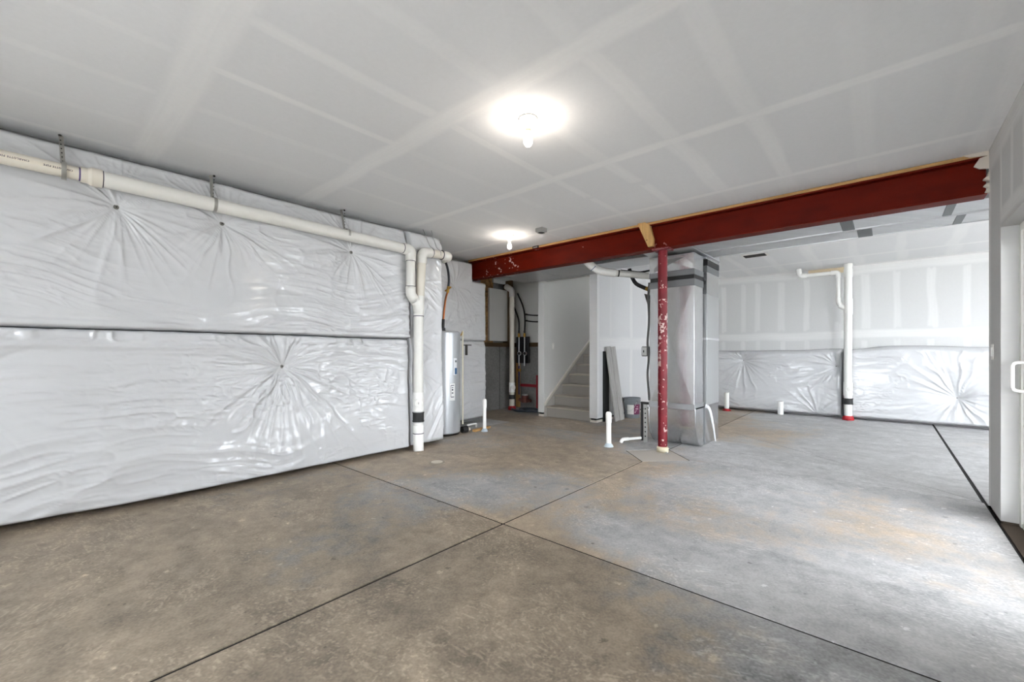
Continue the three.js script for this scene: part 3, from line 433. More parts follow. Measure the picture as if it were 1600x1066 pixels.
// ---------------------------------------------------------------- left drain pipes
const PX = -4.225, PY = 2.425;
const main = thing('drain_pipe', 'long horizontal cream drain pipe hung along the left wall', 'pipe');
{ const txt = document.createElement('canvas'); txt.width = 2048; txt.height = 64; const c = txt.getContext('2d'); c.fillStyle = '#dcd3c2'; c.fillRect(0, 0, 2048, 64); c.fillStyle = '#2d2838'; c.save(); c.translate(2048, 64); c.rotate(Math.PI); c.font = 'bold 44px sans-serif'; for (let k = 0; k < 4; k++) c.fillText('CHARLOTTE PIPE', 20 + k * 505, 50); c.restore();
  const t = new THREE.CanvasTexture(txt); t.colorSpace = THREE.SRGBColorSpace; t.wrapS = THREE.RepeatWrapping;
  const g = new THREE.CylinderGeometry(0.045, 0.045, 2.79, 32, 1); g.rotateX(Math.PI / 2); g.translate(PX, PY, 2.54 - 1.395); part('pipe', g, M.pvcBeige, main);
  const bandG = new THREE.CylinderGeometry(0.0453, 0.0453, 0.8, 10, 1, true, Math.PI / 2 - 0.32, 0.55); // ink line printed along the pipe's side
  uvBy(bandG, (x, y) => [0.5 - y / 0.8, 0]); { const p = bandG.attributes.position, uv = bandG.attributes.uv; for (let i = 0; i < p.count; i++) uv.setY(i, (Math.atan2(p.getX(i), p.getZ(i)) - (Math.PI / 2 - 0.32)) / 0.55); }
  bandG.rotateX(Math.PI / 2); bandG.translate(PX, PY, 0.19); const pm = S({ map: t, roughness: 0.42 }); const bm = part('printed_line', bandG, pm, main); }
part('reducer', merge([cyl(V(PX, PY, -0.24), V(PX, PY, -0.275), 0.053), cyl(V(PX, PY, -0.275), V(PX, PY, -0.295), 0.053, 0.064), cyl(V(PX, PY, -0.295), V(PX, PY, -0.35), 0.064)]), M.pvcBeige, main);
part('ink_ring', cyl(V(PX, PY, -0.232), V(PX, PY, -0.24), 0.0455), S({ color: '#4a3570', roughness: 0.5 }), main);
part('ink_ring', cyl(V(PX, PY, -0.35), V(PX, PY, -0.356), 0.0585), M.ink, main);
part('pipe', cyl(V(PX, PY, -0.34), V(PX, PY - 0.03, -2.89), 0.057), M.pvc, main);
part('ink_ring', cyl(V(PX, PY - 0.03, -2.872), V(PX, PY - 0.03, -2.88), 0.059), M.ink, main);
const y2 = PY - 0.03;
part('elbow', merge([sweep(rounded([V(PX, y2, -2.88), V(PX, y2, -2.99), V(PX, y2 - 0.13, -2.99)], 0.085, 10), 0.064, 24)]), M.pvc, main);
part('pipe', cyl(V(PX, y2 - 0.1, -2.99), V(PX, 1.92, -2.99), 0.052), M.pvc, main);
part('ink_ring', cyl(V(PX, y2 - 0.13, -2.99), V(PX, y2 - 0.136, -2.99), 0.0535), M.ink, main);
part('elbow', sweep(rounded([V(PX, 1.96, -2.99), V(PX, 1.87, -2.99), V(PX, 1.80, -3.05)], 0.05, 8), 0.06, 24), M.pvc, main);
part('ink_ring', cyl(V(PX, 1.965, -2.99), V(PX, 1.96, -2.99), 0.0605), M.ink, main);
const stack = thing('drain_stack', 'upright white drain stack with black rubber coupling at the left wall', 'pipe');
part('wye', merge([sweep(rounded([V(PX, 1.81, -3.045), V(PX, 1.77, -3.085), V(PX, 1.66, -3.105)], 0.04, 6), 0.0605, 24), cyl(V(PX, 1.62, -3.105), V(PX, 1.86, -3.12), 0.0605)]), M.pvc, stack);
part('ink_ring', cyl(V(PX, 1.622, -3.105), V(PX, 1.614, -3.105), 0.0608), M.ink, stack);
part('pipe', cyl(V(PX, 0.66, -3.10), V(PX, 1.64, -3.105), 0.057), M.pvc, stack);
part('cleanout_tee', merge([cyl(V(PX, 0.45, -3.10), V(PX, 0.70, -3.10), 0.063), cyl(V(PX, 0.58, -3.10), V(PX + 0.072, 0.58, -3.055), 0.048)]), M.pvcWhite, stack);
{ const p = part('cleanout_plug', cyl(V(PX + 0.07, 0.58, -3.057), V(PX + 0.083, 0.58, -3.048), 0.04), M.pvcWhite, stack); part('nut', rbox(PX + 0.072, PX + 0.096, 0.567, 0.593, -3.066, -3.04, 0.003), M.pvcWhite, p); }
part('rubber_coupling', merge([cyl(V(PX, 0.355, -3.10), V(PX, 0.46, -3.10), 0.067), cyl(V(PX, 0.35, -3.10), V(PX, 0.365, -3.10), 0.071), cyl(V(PX, 0.45, -3.10), V(PX, 0.465, -3.10), 0.071)]), M.rubber, stack);
for (const y of [0.34, 0.466]) part('clamp', cyl(V(PX, y, -3.10), V(PX, y + 0.012, -3.10), 0.069), M.zinc, stack);
part('pipe', cyl(V(PX, 0.24, -3.10), V(PX, 0.36, -3.10), 0.057), M.pvcWhite, stack);
part('ink_ring', cyl(V(PX, 0.205, -3.10), V(PX, 0.213, -3.10), 0.0655), M.ink, stack);
part('elbow', sweep(rounded([V(PX, 0.30, -3.10), V(PX, 0.16, -3.10), V(PX + 0.025, 0, -3.085)], 0.08, 8), 0.062, 24), M.pvcWhite, stack);
const vent = thing('vent_pipe', 'cream vent pipe with two elbows rising beside the drain stack', 'pipe');
part('pipe', cyl(V(PX, 1.85, -3.122), V(PX, 2.28, -3.15), 0.052), M.pvcBeige, vent);
part('elbow', sweep(rounded([V(PX, 2.26, -3.15), V(PX, 2.40, -3.155), V(PX, 2.41, -3.29)], 0.085, 10), 0.06, 24), M.pvc, vent);
part('pipe', cyl(V(PX, 2.41, -3.27), V(PX, 2.415, -3.53), 0.052), M.pvcBeige, vent);
part('ink_ring', cyl(V(PX, 2.41, -3.292), V(PX, 2.41, -3.298), 0.0605), M.ink, vent); part('ink_ring', cyl(V(PX, 2.415, -3.455), V(PX, 2.415, -3.46), 0.0605), M.ink, vent);
part('elbow', sweep(rounded([V(PX, 2.415, -3.46), V(PX, 2.415, -3.58), V(PX - 0.14, 2.415, -3.60)], 0.08, 10), 0.06, 24), M.pvc, vent);
function hanger(z, label, zt = z, ring = true) {
  const h = thing('pipe_hanger', label, 'hanger'); const r = 0.0605, xt = -4.44;
  const n = Math.hypot(xt - PX, H - PY), pts = [[xt, H - 0.002], [xt + 0.004, H - 0.012]];
  for (let k = 0; k <= 14; k++) { const a = 2.55 - k * 0.30; pts.push([PX + r * Math.cos(a), PY - 0.012 * (-z) / 2.5 + r * Math.sin(a)]); }
  const pos = [], idx = []; pts.forEach(([x, y], i) => { const zz = zt + (z - zt) * Math.min(1, i / 2); pos.push(x, y, zz - 0.0125, x, y, zz + 0.0125); if (i) { const a = 2 * i; idx.push(a - 2, a - 1, a, a - 1, a + 1, a); } });
  const g = new THREE.BufferGeometry(); g.setAttribute('position', new THREE.Float32BufferAttribute(pos, 3)); g.setIndex(idx); g.computeVertexNormals(); g.setAttribute('uv', new THREE.Float32BufferAttribute(new Float32Array(pos.length / 3 * 2), 2));
  part('strap', g, S({ color: '#a9a7a0', roughness: 0.4, metalness: 0.8, side: THREE.DoubleSide }), h);
  for (let k = 1; k < 7; k++) { const t = k / 7.5, x = xt + 0.004 + (pts[2][0] - xt - 0.004) * t, y = H - 0.012 + (pts[2][1] - H + 0.012) * t; part('hole', cyl(V(x - 0.0012, y - 0.0012, zt + (z - zt) * t), V(x + 0.0025, y + 0.0025, zt + (z - zt) * t), 0.0042, 0.0042, 8), M.black, h); }
  part('screw', cyl(V(xt, H - 0.012, zt), V(xt, H, zt), 0.009, 0.009, 10), M.steelDark, h);
}
hanger(-0.16, 'perforated metal strap hanger at the printed end of the drain pipe', -0.15); hanger(-1.03, 'perforated metal strap hanger in the middle of the horizontal drain pipe', -1.08); hanger(-2.2, 'perforated metal strap hanger near the elbow end of the drain pipe', -2.28);
{ const h = thing('pipe_hanger', 'thin wire hanger holding the vent pipe below the ceiling', 'hanger'); for (const [z, xt] of [[-3.30, -4.40], [-3.40, -4.36]]) part('wire', sweep(rounded([V(xt, H, z), V(PX - 0.03, 2.5, z), V(PX + 0.055, 2.45, z), V(PX + 0.06, 2.39, z)], 0.03, 5), 0.004, 8), M.zinc, h); }

// ---------------------------------------------------------------- water heater
const wh = thing('water_heater', 'tall grey cylindrical water heater behind the blanket corner', 'water heater');
const WX = -4.87, WZ = -3.99, WR = 0.268;
part('tank', lathe([[0, 0.02], [WR - 0.02, 0.02], [WR - 0.004, 0.03], [WR, 0.04], [WR, 1.455], [WR - 0.006, 1.475], [WR - 0.03, 1.487], [0, 1.492]], [WX, 0, WZ], 72), M.heater, wh);
part('base_ring', lathe([[0, 0], [WR - 0.012, 0], [WR - 0.012, 0.022], [0, 0.022]], [WX, 0, WZ], 48), M.steelDark, wh);
part('top_cap', cyl(V(WX + 0.1, 1.487, WZ + 0.07), V(WX + 0.1, 1.535, WZ + 0.07), 0.045, 0.04), M.rubber, wh);
function onTank(deg, y0, y1, half, lift, mat, name, parent = wh) { const g = new THREE.CylinderGeometry(WR + lift, WR + lift, y1 - y0, 12, 1, true, deg * Math.PI / 180 - half, 2 * half); g.translate(WX, (y0 + y1) / 2, WZ); return part(name, g, mat, parent); }
// angle: 90 deg faces +x, 180 deg faces -z, 0 faces +z
const L1 = onTank(95, 0.86, 1.1, 0.12, 0.002, S({ color: '#e4e6e8', roughness: 0.5 }), 'label'); onTank(97, 0.87, 0.96, 0.085, 0.004, S({ color: '#2b5b85', roughness: 0.5 }), 'label_print', L1); onTank(97, 1.04, 1.07, 0.06, 0.004, S({ color: '#6d7072', roughness: 0.5 }), 'label_print', L1);
const L2 = onTank(84, 0.5, 0.74, 0.16, 0.002, S({ color: '#e9e9e6', roughness: 0.5 }), 'label');
for (const [a, b, h] of [[0.545, 0.555, 0.1], [0.71, 0.72, 0.1], [0.6, 0.615, 0.05], [0.64, 0.665, 0.04], [0.68, 0.69, 0.05]]) onTank(84, a, b, h, 0.004, M.ink, 'label_print', L2);
onTank(78.5, 0.55, 0.715, 0.012, 0.004, M.ink, 'label_print', L2);
onTank(97, 0.16, 0.44, 0.13, 0.006, M.heater, 'access_panel');
{ const p = thing('relief_pipe', 'thin cream relief pipe running down beside the water heater', 'pipe');
  part('pipe', sweep(rounded([V(WX + 0.14, 1.42, WZ - 0.22), V(WX + 0.165, 1.46, WZ - 0.25), V(WX + 0.17, 1.5, WZ - 0.255)], 0.02, 5), 0.012, 10), M.brass, p); part('pipe', cyl(V(WX + 0.17, 0.12, WZ - 0.255), V(WX + 0.17, 1.5, WZ - 0.255), 0.012), S({ color: '#d9d2bd', roughness: 0.45 }), p);
  part('valve', merge([rbox(WX + 0.17, WX + 0.20, 1.14, 1.30, WZ - 0.33, WZ - 0.30, 0.006), cyl(V(WX + 0.17, 1.29, WZ - 0.255), V(WX + 0.2, 1.29, WZ - 0.4), 0.008)]), M.steelDark, p); }
{ const t = thing('water_line', 'black hose and copper tube rising from the water heater', 'pipe'); const bx = WX + 0.1, bz = WZ + 0.06;
  part('fitting', cyl(V(bx, 1.53, bz), V(bx + 0.005, 1.66, bz), 0.022), M.rubber, t);
  part('copper_tube', sweep(spline([V(bx, 1.6, bz), V(bx + 0.02, 1.75, bz), V(bx + 0.06, 1.95, bz), V(bx + 0.11, 2.06, bz)]), 0.014, 12), M.copper, t);
  part('tee_fitting', merge([cyl(V(bx + 0.10, 2.03, bz), V(bx + 0.12, 2.12, bz), 0.02), cyl(V(bx + 0.05, 2.06, bz), V(bx + 0.17, 2.1, bz), 0.012)]), M.brass, t);
  part('hose', sweep(spline([V(bx + 0.115, 2.08, bz), V(bx + 0.13, 2.22, bz), V(bx + 0.09, 2.4, bz), V(bx + 0.0, 2.55, bz), V(bx - 0.12, 2.68, bz)]), 0.017, 12), S({ color: '#20242c', roughness: 0.35 }), t); }
{ const d = thing('drain_elbow', 'black foam elbow on the floor by the water heater', 'pipe'); part('foam', cyl(V(-4.655, 0.05, -4.19), V(-4.645, 0.05, -4.28), 0.048), M.rubber, d); part('tube', cyl(V(-4.645, 0.05, -4.27), V(-4.64, 0.045, -4.33), 0.02), M.pvcBeige, d); }
{ const d = thing('drain_line', 'short white pipe lying on the floor behind the heater elbow', 'pipe'); part('pipe', sweep(rounded([V(-4.72, 0.09, -4.36), V(-4.84, 0.06, -4.66), V(-4.87, 0.0, -4.68)], 0.03, 5), 0.014, 12), M.pvcWhite, d); }
{ const d = thing('wood_offcut', 'tan wooden offcut lying on the floor between heater and capped pipe', 'lumber'); const g = uvBy(rbox(-0.03, 0.03, 0, 0.03, -0.2, 0.2, 0.003), (x, y, z) => [z, x + y]); const m = part('stick', g, M.wood, d); d.position.set(-4.63, 0, -4.57); d.rotation.y = 0.18; }
function stub(name, label, x, z, h, r, mat, collar, cap) { const s = thing(name, label, 'pipe'); part('pipe', cyl(V(x, 0, z), V(x, h - (cap ? 0.09 : 0), z), r), mat, s); if (cap) part('cap', merge([cyl(V(x, h - 0.14, z), V(x, h - 0.03, z), r * 1.17), lathe([[r * 1.17, 0], [r * 1.05, 0.016], [r * 0.7, 0.028], [0, 0.032]], [x, h - 0.032, z], 24)]), mat, s); else part('bore', cyl(V(x, h - 0.002, z), V(x, h + 0.001, z), r * 0.82), M.darkGap, s); if (collar) part('collar', lathe([[r * 1.9, 0], [r * 1.6, 0.02], [r * 1.02, 0.045]], [x, 0, z], 24), collar, s); return s; }
stub('capped_pipe', 'white capped pipe standing on the floor beside the water heater blanket', -4.51, -4.51, 0.49, 0.027, M.pvcWhite, S({ color: '#a9b4bd', roughness: 0.6 }), true);
stub('capped_pipe', 'white capped pipe standing on the floor before the leaning boards', -2.61, -4.81, 0.44, 0.032, M.pvcWhite, S({ color: '#bfc9ce', roughness: 0.6 }), true);
stub('capped_pipe', 'short open white pipe with red collar just right of the duct', -2.42, -9.36, 0.37, 0.045, M.pvcWhite, M.red, false);
stub('capped_pipe', 'shorter open white pipe in front of the far blanket', -1.5, -9.46, 0.25, 0.05, M.pvcWhite, null, false);
{ const d = thing('floor_drain', 'small round pale floor cleanout cap in the concrete', 'drain'); part('rim', lathe([[0, 0.001], [0.085, 0.001], [0.085, 0.006], [0.07, 0.007], [0, 0.006]], [-3.61, 0, -2.89], 32), S({ color: '#a49b8e', roughness: 0.8 }), d); part('lid', lathe([[0, 0.006], [0.062, 0.006], [0.06, 0.011], [0, 0.012]], [-3.61, 0, -2.89], 32), S({ color: '#d8d1c3', roughness: 0.7 }), d); }

// ---------------------------------------------------------------- lamps and ceiling box
function lamp(x, z, label) {
  const l = thing('bulb_lamp', label, 'lamp', 'bare bulb lamps on the ceiling');
  part('lamp_holder', lathe([[0.001, 0], [0.062, 0], [0.062, -0.012], [0.056, -0.02], [0.042, -0.034], [0.03, -0.052], [0.026, -0.07], [0.001, -0.07]], [x, H, z], 40), M.porcelain, l);
  part('socket', cyl(V(x, H - 0.088, z), V(x, H - 0.068, z), 0.0175, 0.02), S({ color: '#c8c2ae', roughness: 0.4, metalness: 0.5 }), l);
  const b = part('bulb', lathe([[0.013, 0], [0.015, -0.012], [0.026, -0.036], [0.0315, -0.058], [0.029, -0.08], [0.019, -0.096], [0.001, -0.102]], [x, H - 0.086, z], 32), S({ color: '#ffffff', emissive: new THREE.Color(1, 0.93, 0.84), emissiveIntensity: 6, roughness: 0.4 }), l);
  b.castShadow = false;
  const p = new THREE.PointLight(new THREE.Color(1, 0.9, 0.78), BULB_I, 0, 2); p.position.set(x, H - 0.145, z); p.castShadow = true; p.shadow.radius = 1.5; l.add(p);
}
lamp(-1.79, -2.2, 'near bare bulb in white porcelain holder on the ceiling');
lamp(-3.76, -4.23, 'far bare bulb in white porcelain holder close to the beam');
{ const b = thing('junction_box', 'small grey metal ceiling box right of the far bulb', 'electrical box'); part('box', rbox(-3.3, -3.19, 2.69, 2.739, -4.30, -4.2, 0.004), M.zinc, b); part('opening', cyl(V(-3.245, 2.688, -4.25), V(-3.245, 2.692, -4.25), 0.04), M.black, b); part('ring', lathe([[0.042, 0], [0.05, 0], [0.05, -0.008], [0.042, -0.008]], [-3.245, 2.69, -4.25], 28), M.zinc, b); }

// ---------------------------------------------------------------- stairs
const stairs = thing('staircase', 'grey closed wooden staircase rising between drywall walls', 'stairs');
const RISE = 0.19, RUN = 0.254, SX0 = -4.735, SX1 = -3.772;
for (let i = 0; i < 14; i++) { const z = -6.30 - RUN * i, y = RISE * (i + 1); part('riser', box(SX0 + 0.03, SX1, y - RISE + (i ? 0 : 0.001), y - 0.028, z - 0.045, z - 0.025), M.stairPaint, stairs); part('tread', rbox(SX0 + 0.03, SX1, y - 0.028, y, i < 13 ? z - RUN - 0.04 : z - 1.35, z, 0.008, 3), M.nosing, stairs); }
{ const poly = [[-6.285, 0], [-6.285, 0.2], [-6.36, 0.29]]; const zt = -9.6, sl = RISE / RUN; poly.push([zt, 0.29 + (-6.36 - zt) * sl], [zt, 0.29 + (-6.36 - zt) * sl - 0.36], [-6.6, 0]);
  const skirt = structure('trim_2', 'sloping painted skirt board along the stairs', 'trim'); part('skirt_board', prism(poly, 'x', -4.73, -4.708), S({ color: '#b9b5ae', roughness: 0.7 }), skirt);
  const cap = [[-6.285, 0.2], [-6.285, 0.235], [-6.36, 0.325], [zt, 0.325 + (-6.36 - zt) * sl], [zt, 0.27 + (-6.36 - zt) * sl], [-6.36, 0.27]]; part('skirt_cap', prism(cap, 'x', -4.73, -4.697), S({ color: '#d8d3c9', roughness: 0.6 }), skirt); }
{ const p = thing('paper_scrap', 'white folded scrap standing on an upper stair', 'scrap'); const g = prism([[-4.00, 0], [-3.84, 0.01], [-3.83, 0.1]], 'z', 0, 0.012); g.translate(0, 0.951, -7.42); part('sheet', g, M.paintWhite, p); const g2 = prism([[-3.99, 0], [-3.86, 0], [-3.85, 0.05]], 'z', 0, 0.01); g2.translate(0, 0.951, -7.38); part('sheet', g2, M.paintWhite, p); }
function switchPlate(label, at, turn) { const s = thing('light_switch', label, 'switch'); part('plate', rbox(-0.035, 0.035, -0.058, 0.058, 0, 0.006, 0.003), M.paintWhite, s); const r = part('rocker', rbox(-0.016, 0.016, -0.033, 0.033, 0.004, 0.011, 0.002), M.pvcWhite, s); s.position.set(...at); s.rotation.y = turn; }
switchPlate('white light switch on the wall stub beside the sliding door', [0.599, 1.185, -4.71], -Math.PI / 2);
switchPlate('white light switch on the wall beside the stairs', [-4.729, 1.3, -6.56], Math.PI / 2);

// ---------------------------------------------------------------- boards and bucket
function leanBoard(label, z0, z1, xb, h) { const b = thing('leaning_board', label, 'board'); const L = 1.29, w = Math.abs(z1 - z0), g = uvBy(rbox(-0.011, 0.011, 0, L, -w / 2, w / 2, 0.003), (x, y, z) => [z / 0.3 + z0, y / 1.3]); part('plank', g, M.board, b); b.position.set(xb, 0.002, (z0 + z1) / 2); b.rotation.set(0.085, 0, Math.asin((xb + 3.59) / L)); return b; }
leanBoard('grey plank leaning on the wall beside the stairs, left of two', -6.775, -6.62, -3.47, 1);
leanBoard('grey plank leaning on the wall beside the bucket, right of two', -6.945, -6.785, -3.465, 1);
{ const b = thing('dark_panel', 'narrow black strip upright behind the grey planks', 'board'); part('plank', rbox(-3.618, -3.606, 0.075, 1.2, -6.66, -6.46, 0.002), M.blackPlastic, b); part('foot', rbox(-3.618, -3.6, 0, 0.075, -6.66, -6.46, 0.002), M.blackPlastic, b); }  // thin black panel drawn as the dark strip behind the planks
{ const b = thing('paint_bucket', 'grey plastic paint bucket with white and purple label', 'bucket'); const bx = -3.465, bz = -7.26, y0 = 0;
  part('pail', lathe([[0, 0.004], [0.125, 0], [0.13, 0.006], [0.147, 0.36], [0.143, 0.36], [0.126, 0.02], [0, 0.02]], [bx, y0, bz], 48), S({ color: '#7c8185', roughness: 0.5 }), b);
  for (const y of [0.27, 0.3, 0.335]) part('rib', lathe([[0.14 + y * 0.012, y], [0.153, y + 0.002], [0.153, y + 0.01], [0.14 + y * 0.014, y + 0.012]], [bx, 0, bz], 48), S({ color: '#72777b', roughness: 0.5 }), b);
  const lab = (a0, a1, y0, y1, c, n) => { const g = new THREE.CylinderGeometry(0.1475 * 0 + 0.131 + y1 * 0.047 + 0.001, 0.131 + y0 * 0.047 + 0.001, y1 - y0, 14, 1, true, a0 * Math.PI / 180, (a1 - a0) * Math.PI / 180); g.translate(bx, (y0 + y1) / 2, bz); return part(n, g, S({ color: c, roughness: 0.5 }), b); };
  lab(-12, 38, 0.07, 0.24, '#e3e2dd', 'label'); const pl = lab(38, 92, 0.07, 0.25, '#6d1f4d', 'label');
  for (const [a, c, y0, y1] of [[44, 52, 0.1, 0.12], [50, 73, 0.16, 0.18], [58, 68, 0.2, 0.215], [48, 62, 0.13, 0.14]]) { const g = new THREE.CylinderGeometry(0.131 + y1 * 0.047 + 0.002, 0.131 + y0 * 0.047 + 0.002, y1 - y0, 8, 1, true, a * Math.PI / 180, (c - a) * Math.PI / 180); g.translate(bx, (y0 + y1) / 2, bz); part('label_print', g, S({ color: '#cfa9bb', roughness: 0.5 }), pl); }
  part('handle', sweep(spline([V(bx - 0.11, 0.31, bz + 0.11), V(bx - 0.06, 0.2, bz + 0.155), V(bx + 0.02, 0.13, bz + 0.16), V(bx + 0.1, 0.2, bz + 0.13), V(bx + 0.13, 0.31, bz + 0.08)]), 0.003, 6), M.zinc, b);
  for (const s of [[-0.115, 0.1], [0.128, 0.078]]) part('handle_lug', cyl(V(bx + s[0] * 0.9, 0.31, bz + s[1] * 0.9), V(bx + s[0] * 1.12, 0.31, bz + s[1] * 1.12), 0.016), S({ color: '#72777b', roughness: 0.5 }), b);
}

// ---------------------------------------------------------------- return duct, furnace, trunks
const duct = thing('return_duct', 'shiny sheet metal return duct dropping to a curved boot by the red post', 'duct');
const DX0 = -2.305, DX1 = -1.745, DZ = -5.34, DB = -5.67;
const uvM = (g) => uvBy(g, (x, y, z) => [(x + z * 0.8) / 0.9, y / 0.9]);
function crossPanel(x0, x1, y0, y1, z, bulge) { // sheet with a cross-break pressed into it
  const c = [(x0 + x1) / 2, (y0 + y1) / 2, z + bulge], q = [[x0, y0, z], [x1, y0, z], [x1, y1, z], [x0, y1, z]], pos = []; for (let k = 0; k < 4; k++) pos.push(...q[k], ...q[(k + 1) % 4], ...c); const g = new THREE.BufferGeometry(); g.setAttribute('position', new THREE.Float32BufferAttribute(pos, 3)); g.computeVertexNormals(); g.setAttribute('uv', new THREE.Float32BufferAttribute(new Float32Array(24), 2)); return uvM(g);
}
part('drop', uvM(rbox(DX0, DX1, 0.5, 2.06, DB, DZ - 0.004, 0.004)), M.galv, duct);
part('front_sheet', crossPanel(DX0 + 0.004, DX1 - 0.004, 0.52, 2.03, DZ - 0.002, 0.012), M.galv, duct);
{ const prof = [[DB - 0.03, 0.5], [DZ, 0.5]]; for (let k = 0; k <= 18; k++) { const t = k / 18 * Math.PI / 2; prof.push([DZ - 0.0 - 0.30 * (1 - Math.cos(t)) * 0.85, 0.36 - 0.355 * Math.sin(t)]); } prof.push([DB - 0.03, 0.005]); part('boot', uvM(prism(prof, 'x', DX0 - 0.012, DX1 + 0.012)), M.galv, duct);
  for (const [x, s] of [[DX0 - 0.012, -1], [DX1 + 0.012, 1]]) { const rim = prof.slice(1, -1).map(([z, y]) => V(x, y, z)); part('seam', sweep(rim, 0.007, 8), M.galv, duct); } }
part('front_crease', cyl(V(-2.12, 0.19, DZ - 0.012), V(-1.77, 0.47, DZ + 0.001), 0.0035, 0.0035, 6), M.galv, duct);
part('sealant_band', merge([rbox(DX0 - 0.01, DX1 + 0.012, 0.475, 0.545, DB - 0.006, DZ + 0.01, 0.006)]), S({ color: '#a5a7a8', roughness: 0.4, metalness: 0.75 }), duct);
part('sealant_band', rbox(DX0 - 0.006, DX1 + 0.007, 2.0, 2.085, DB - 0.006, DZ + 0.008, 0.006), M.mastic, duct);
part('flex_connector', rbox(DX0 + 0.004, DX1 - 0.004, 2.07, 2.15, DB + 0.004, DZ - 0.008, 0.003), M.black, duct);
part('sealant_band', rbox(DX0 - 0.006, DX1 + 0.007, 2.135, 2.205, DB - 0.006, DZ + 0.008, 0.006), M.mastic, duct);
part('top_transition', uvM(prism([[DZ, 2.2], [DZ + 0.015, 2.40], [DB - 0.02, 2.40], [DB, 2.2]], 'x', DX0, DX1)), M.galv, duct);
part('top_flap', crossPanel(DX0 + 0.06, DX1 - 0.01, 2.205, 2.395, DZ + 0.004, 0.02), M.galv, duct);
{ const t = thing('tape_strip', 'loose white tape strip hanging beside the curved duct boot', 'tape'); part('strip', sweep(spline([V(DX1 + 0.04, 0.5, -5.70), V(DX1 + 0.06, 0.46, -5.73), V(DX1 + 0.065, 0.25, -5.86), V(DX1 + 0.06, 0.012, -5.99)], 24), (q) => 0.02 - 0.012 * q, 8), M.film, t); part('stuck_end', rbox(DX1 + 0.024, DX1 + 0.034, 0.47, 0.52, -5.73, -5.68, 0.003), M.film, t); }
part('side_seam', uvM(rbox(DX1 + 0.01, DX1 + 0.022, 0.01, 0.5, DB - 0.025, DB, 0.003)), M.mastic, duct);

const furn = thing('furnace', 'grey furnace cabinet with metal plenum behind the return duct', 'furnace');
part('base', uvM(rbox(-2.31, -1.728, 0.0, 0.5, -6.27, -5.705, 0.004)), M.galv, furn);
part('cabinet', rbox(-2.31, -1.72, 0.5, 1.93, -6.27, -5.745, 0.006), M.furnace, furn);
part('cabinet_line', rbox(-2.312, -1.718, 1.34, 1.37, -6.272, -5.743, 0.003), S({ color: '#c3c5c5', roughness: 0.35, metalness: 0.5 }), furn);
part('plenum', uvM(prism([[-5.75, 1.93], [-5.77, 2.30], [-6.27, 2.30], [-6.27, 1.93]], 'x', -2.3, -1.725)), M.galv, furn);
part('plenum_collar', rbox(-2.305, -1.72, 2.22, 2.3, -6.275, -5.76, 0.003), M.mastic, furn);
part('tape', rbox(-2.303, -1.717, 2.305, 2.38, -6.273, -5.765, 0.003), M.black, furn);
part('plenum_top', uvM(rbox(-2.31, -1.72, 2.38, 2.42, -6.28, -5.73, 0.004)), M.galv, furn);

function trunk(name, label, x0, x1, z0, z1, y0, y1, seams) { const t = thing(name, label, 'duct'); part('duct', uvM(rbox(x0, x1, y0, y1, z1, z0, 0.006)), M.trunk, t); part('edge_seam', merge([rbox(x0, x1, y0 - 0.008, y0 + 0.02, z0 - 0.002, z0 + 0.008, 0.003), rbox(x0, x1, y0 - 0.008, y0 + 0.02, z1 - 0.008, z1 + 0.002, 0.003)]), M.trunk, t); for (const [x, w, m] of seams) part('sealant_band', rbox(x - w / 2, x + w / 2, y0 - 0.006, y1 + 0.004, z1 - 0.004, z0 + 0.006, 0.004), m ?? M.mastic, t); return t; }
M.trunk = S({ map: galvTex, roughness: 0.36, metalness: 0.8 });
trunk('trunk_duct', 'flat metal trunk duct behind the beam, nearer of two over the far room', -1.70, 4.28, -5.10, -5.52, 2.43, 2.70, [[-0.28, 0.1], [0.42, 0.06], [2, 0.08]]);
trunk('trunk_duct', 'flat metal trunk duct behind the beam, farther of two over the far room', -1.70, 4.28, -5.555, -5.94, 2.43, 2.70, [[-0.16, 0.12], [0.52, 0.06], [2, 0.08]]);
{ const t = trunk('trunk_duct', 'wide metal trunk duct over the stair opening behind the beam', -4.95, -3.3, -5.10, -6.0, 2.45, 2.69, [[-4.1, 0.05, M.trunk]]); part('narrow_duct', uvM(rbox(-3.3, -2.33, 2.47, 2.69, -6.0, -5.5, 0.006)), M.trunk, t); }
trunk('trunk_duct', 'metal duct cap over furnace and return drop', -2.31, -1.71, -5.10, -6.28, 2.425, 2.70, []);
{ const b = thing('duct_bracket', 'bent metal strap below the duct end near the white blanket', 'bracket'); part('strap', rbox(-5.02, -4.78, 2.425, 2.44, -5.5, -5.2, 0.004), M.zinc, b); part('lip', rbox(-5.02, -4.98, 2.37, 2.43, -5.5, -5.2, 0.004), M.zinc, b); }

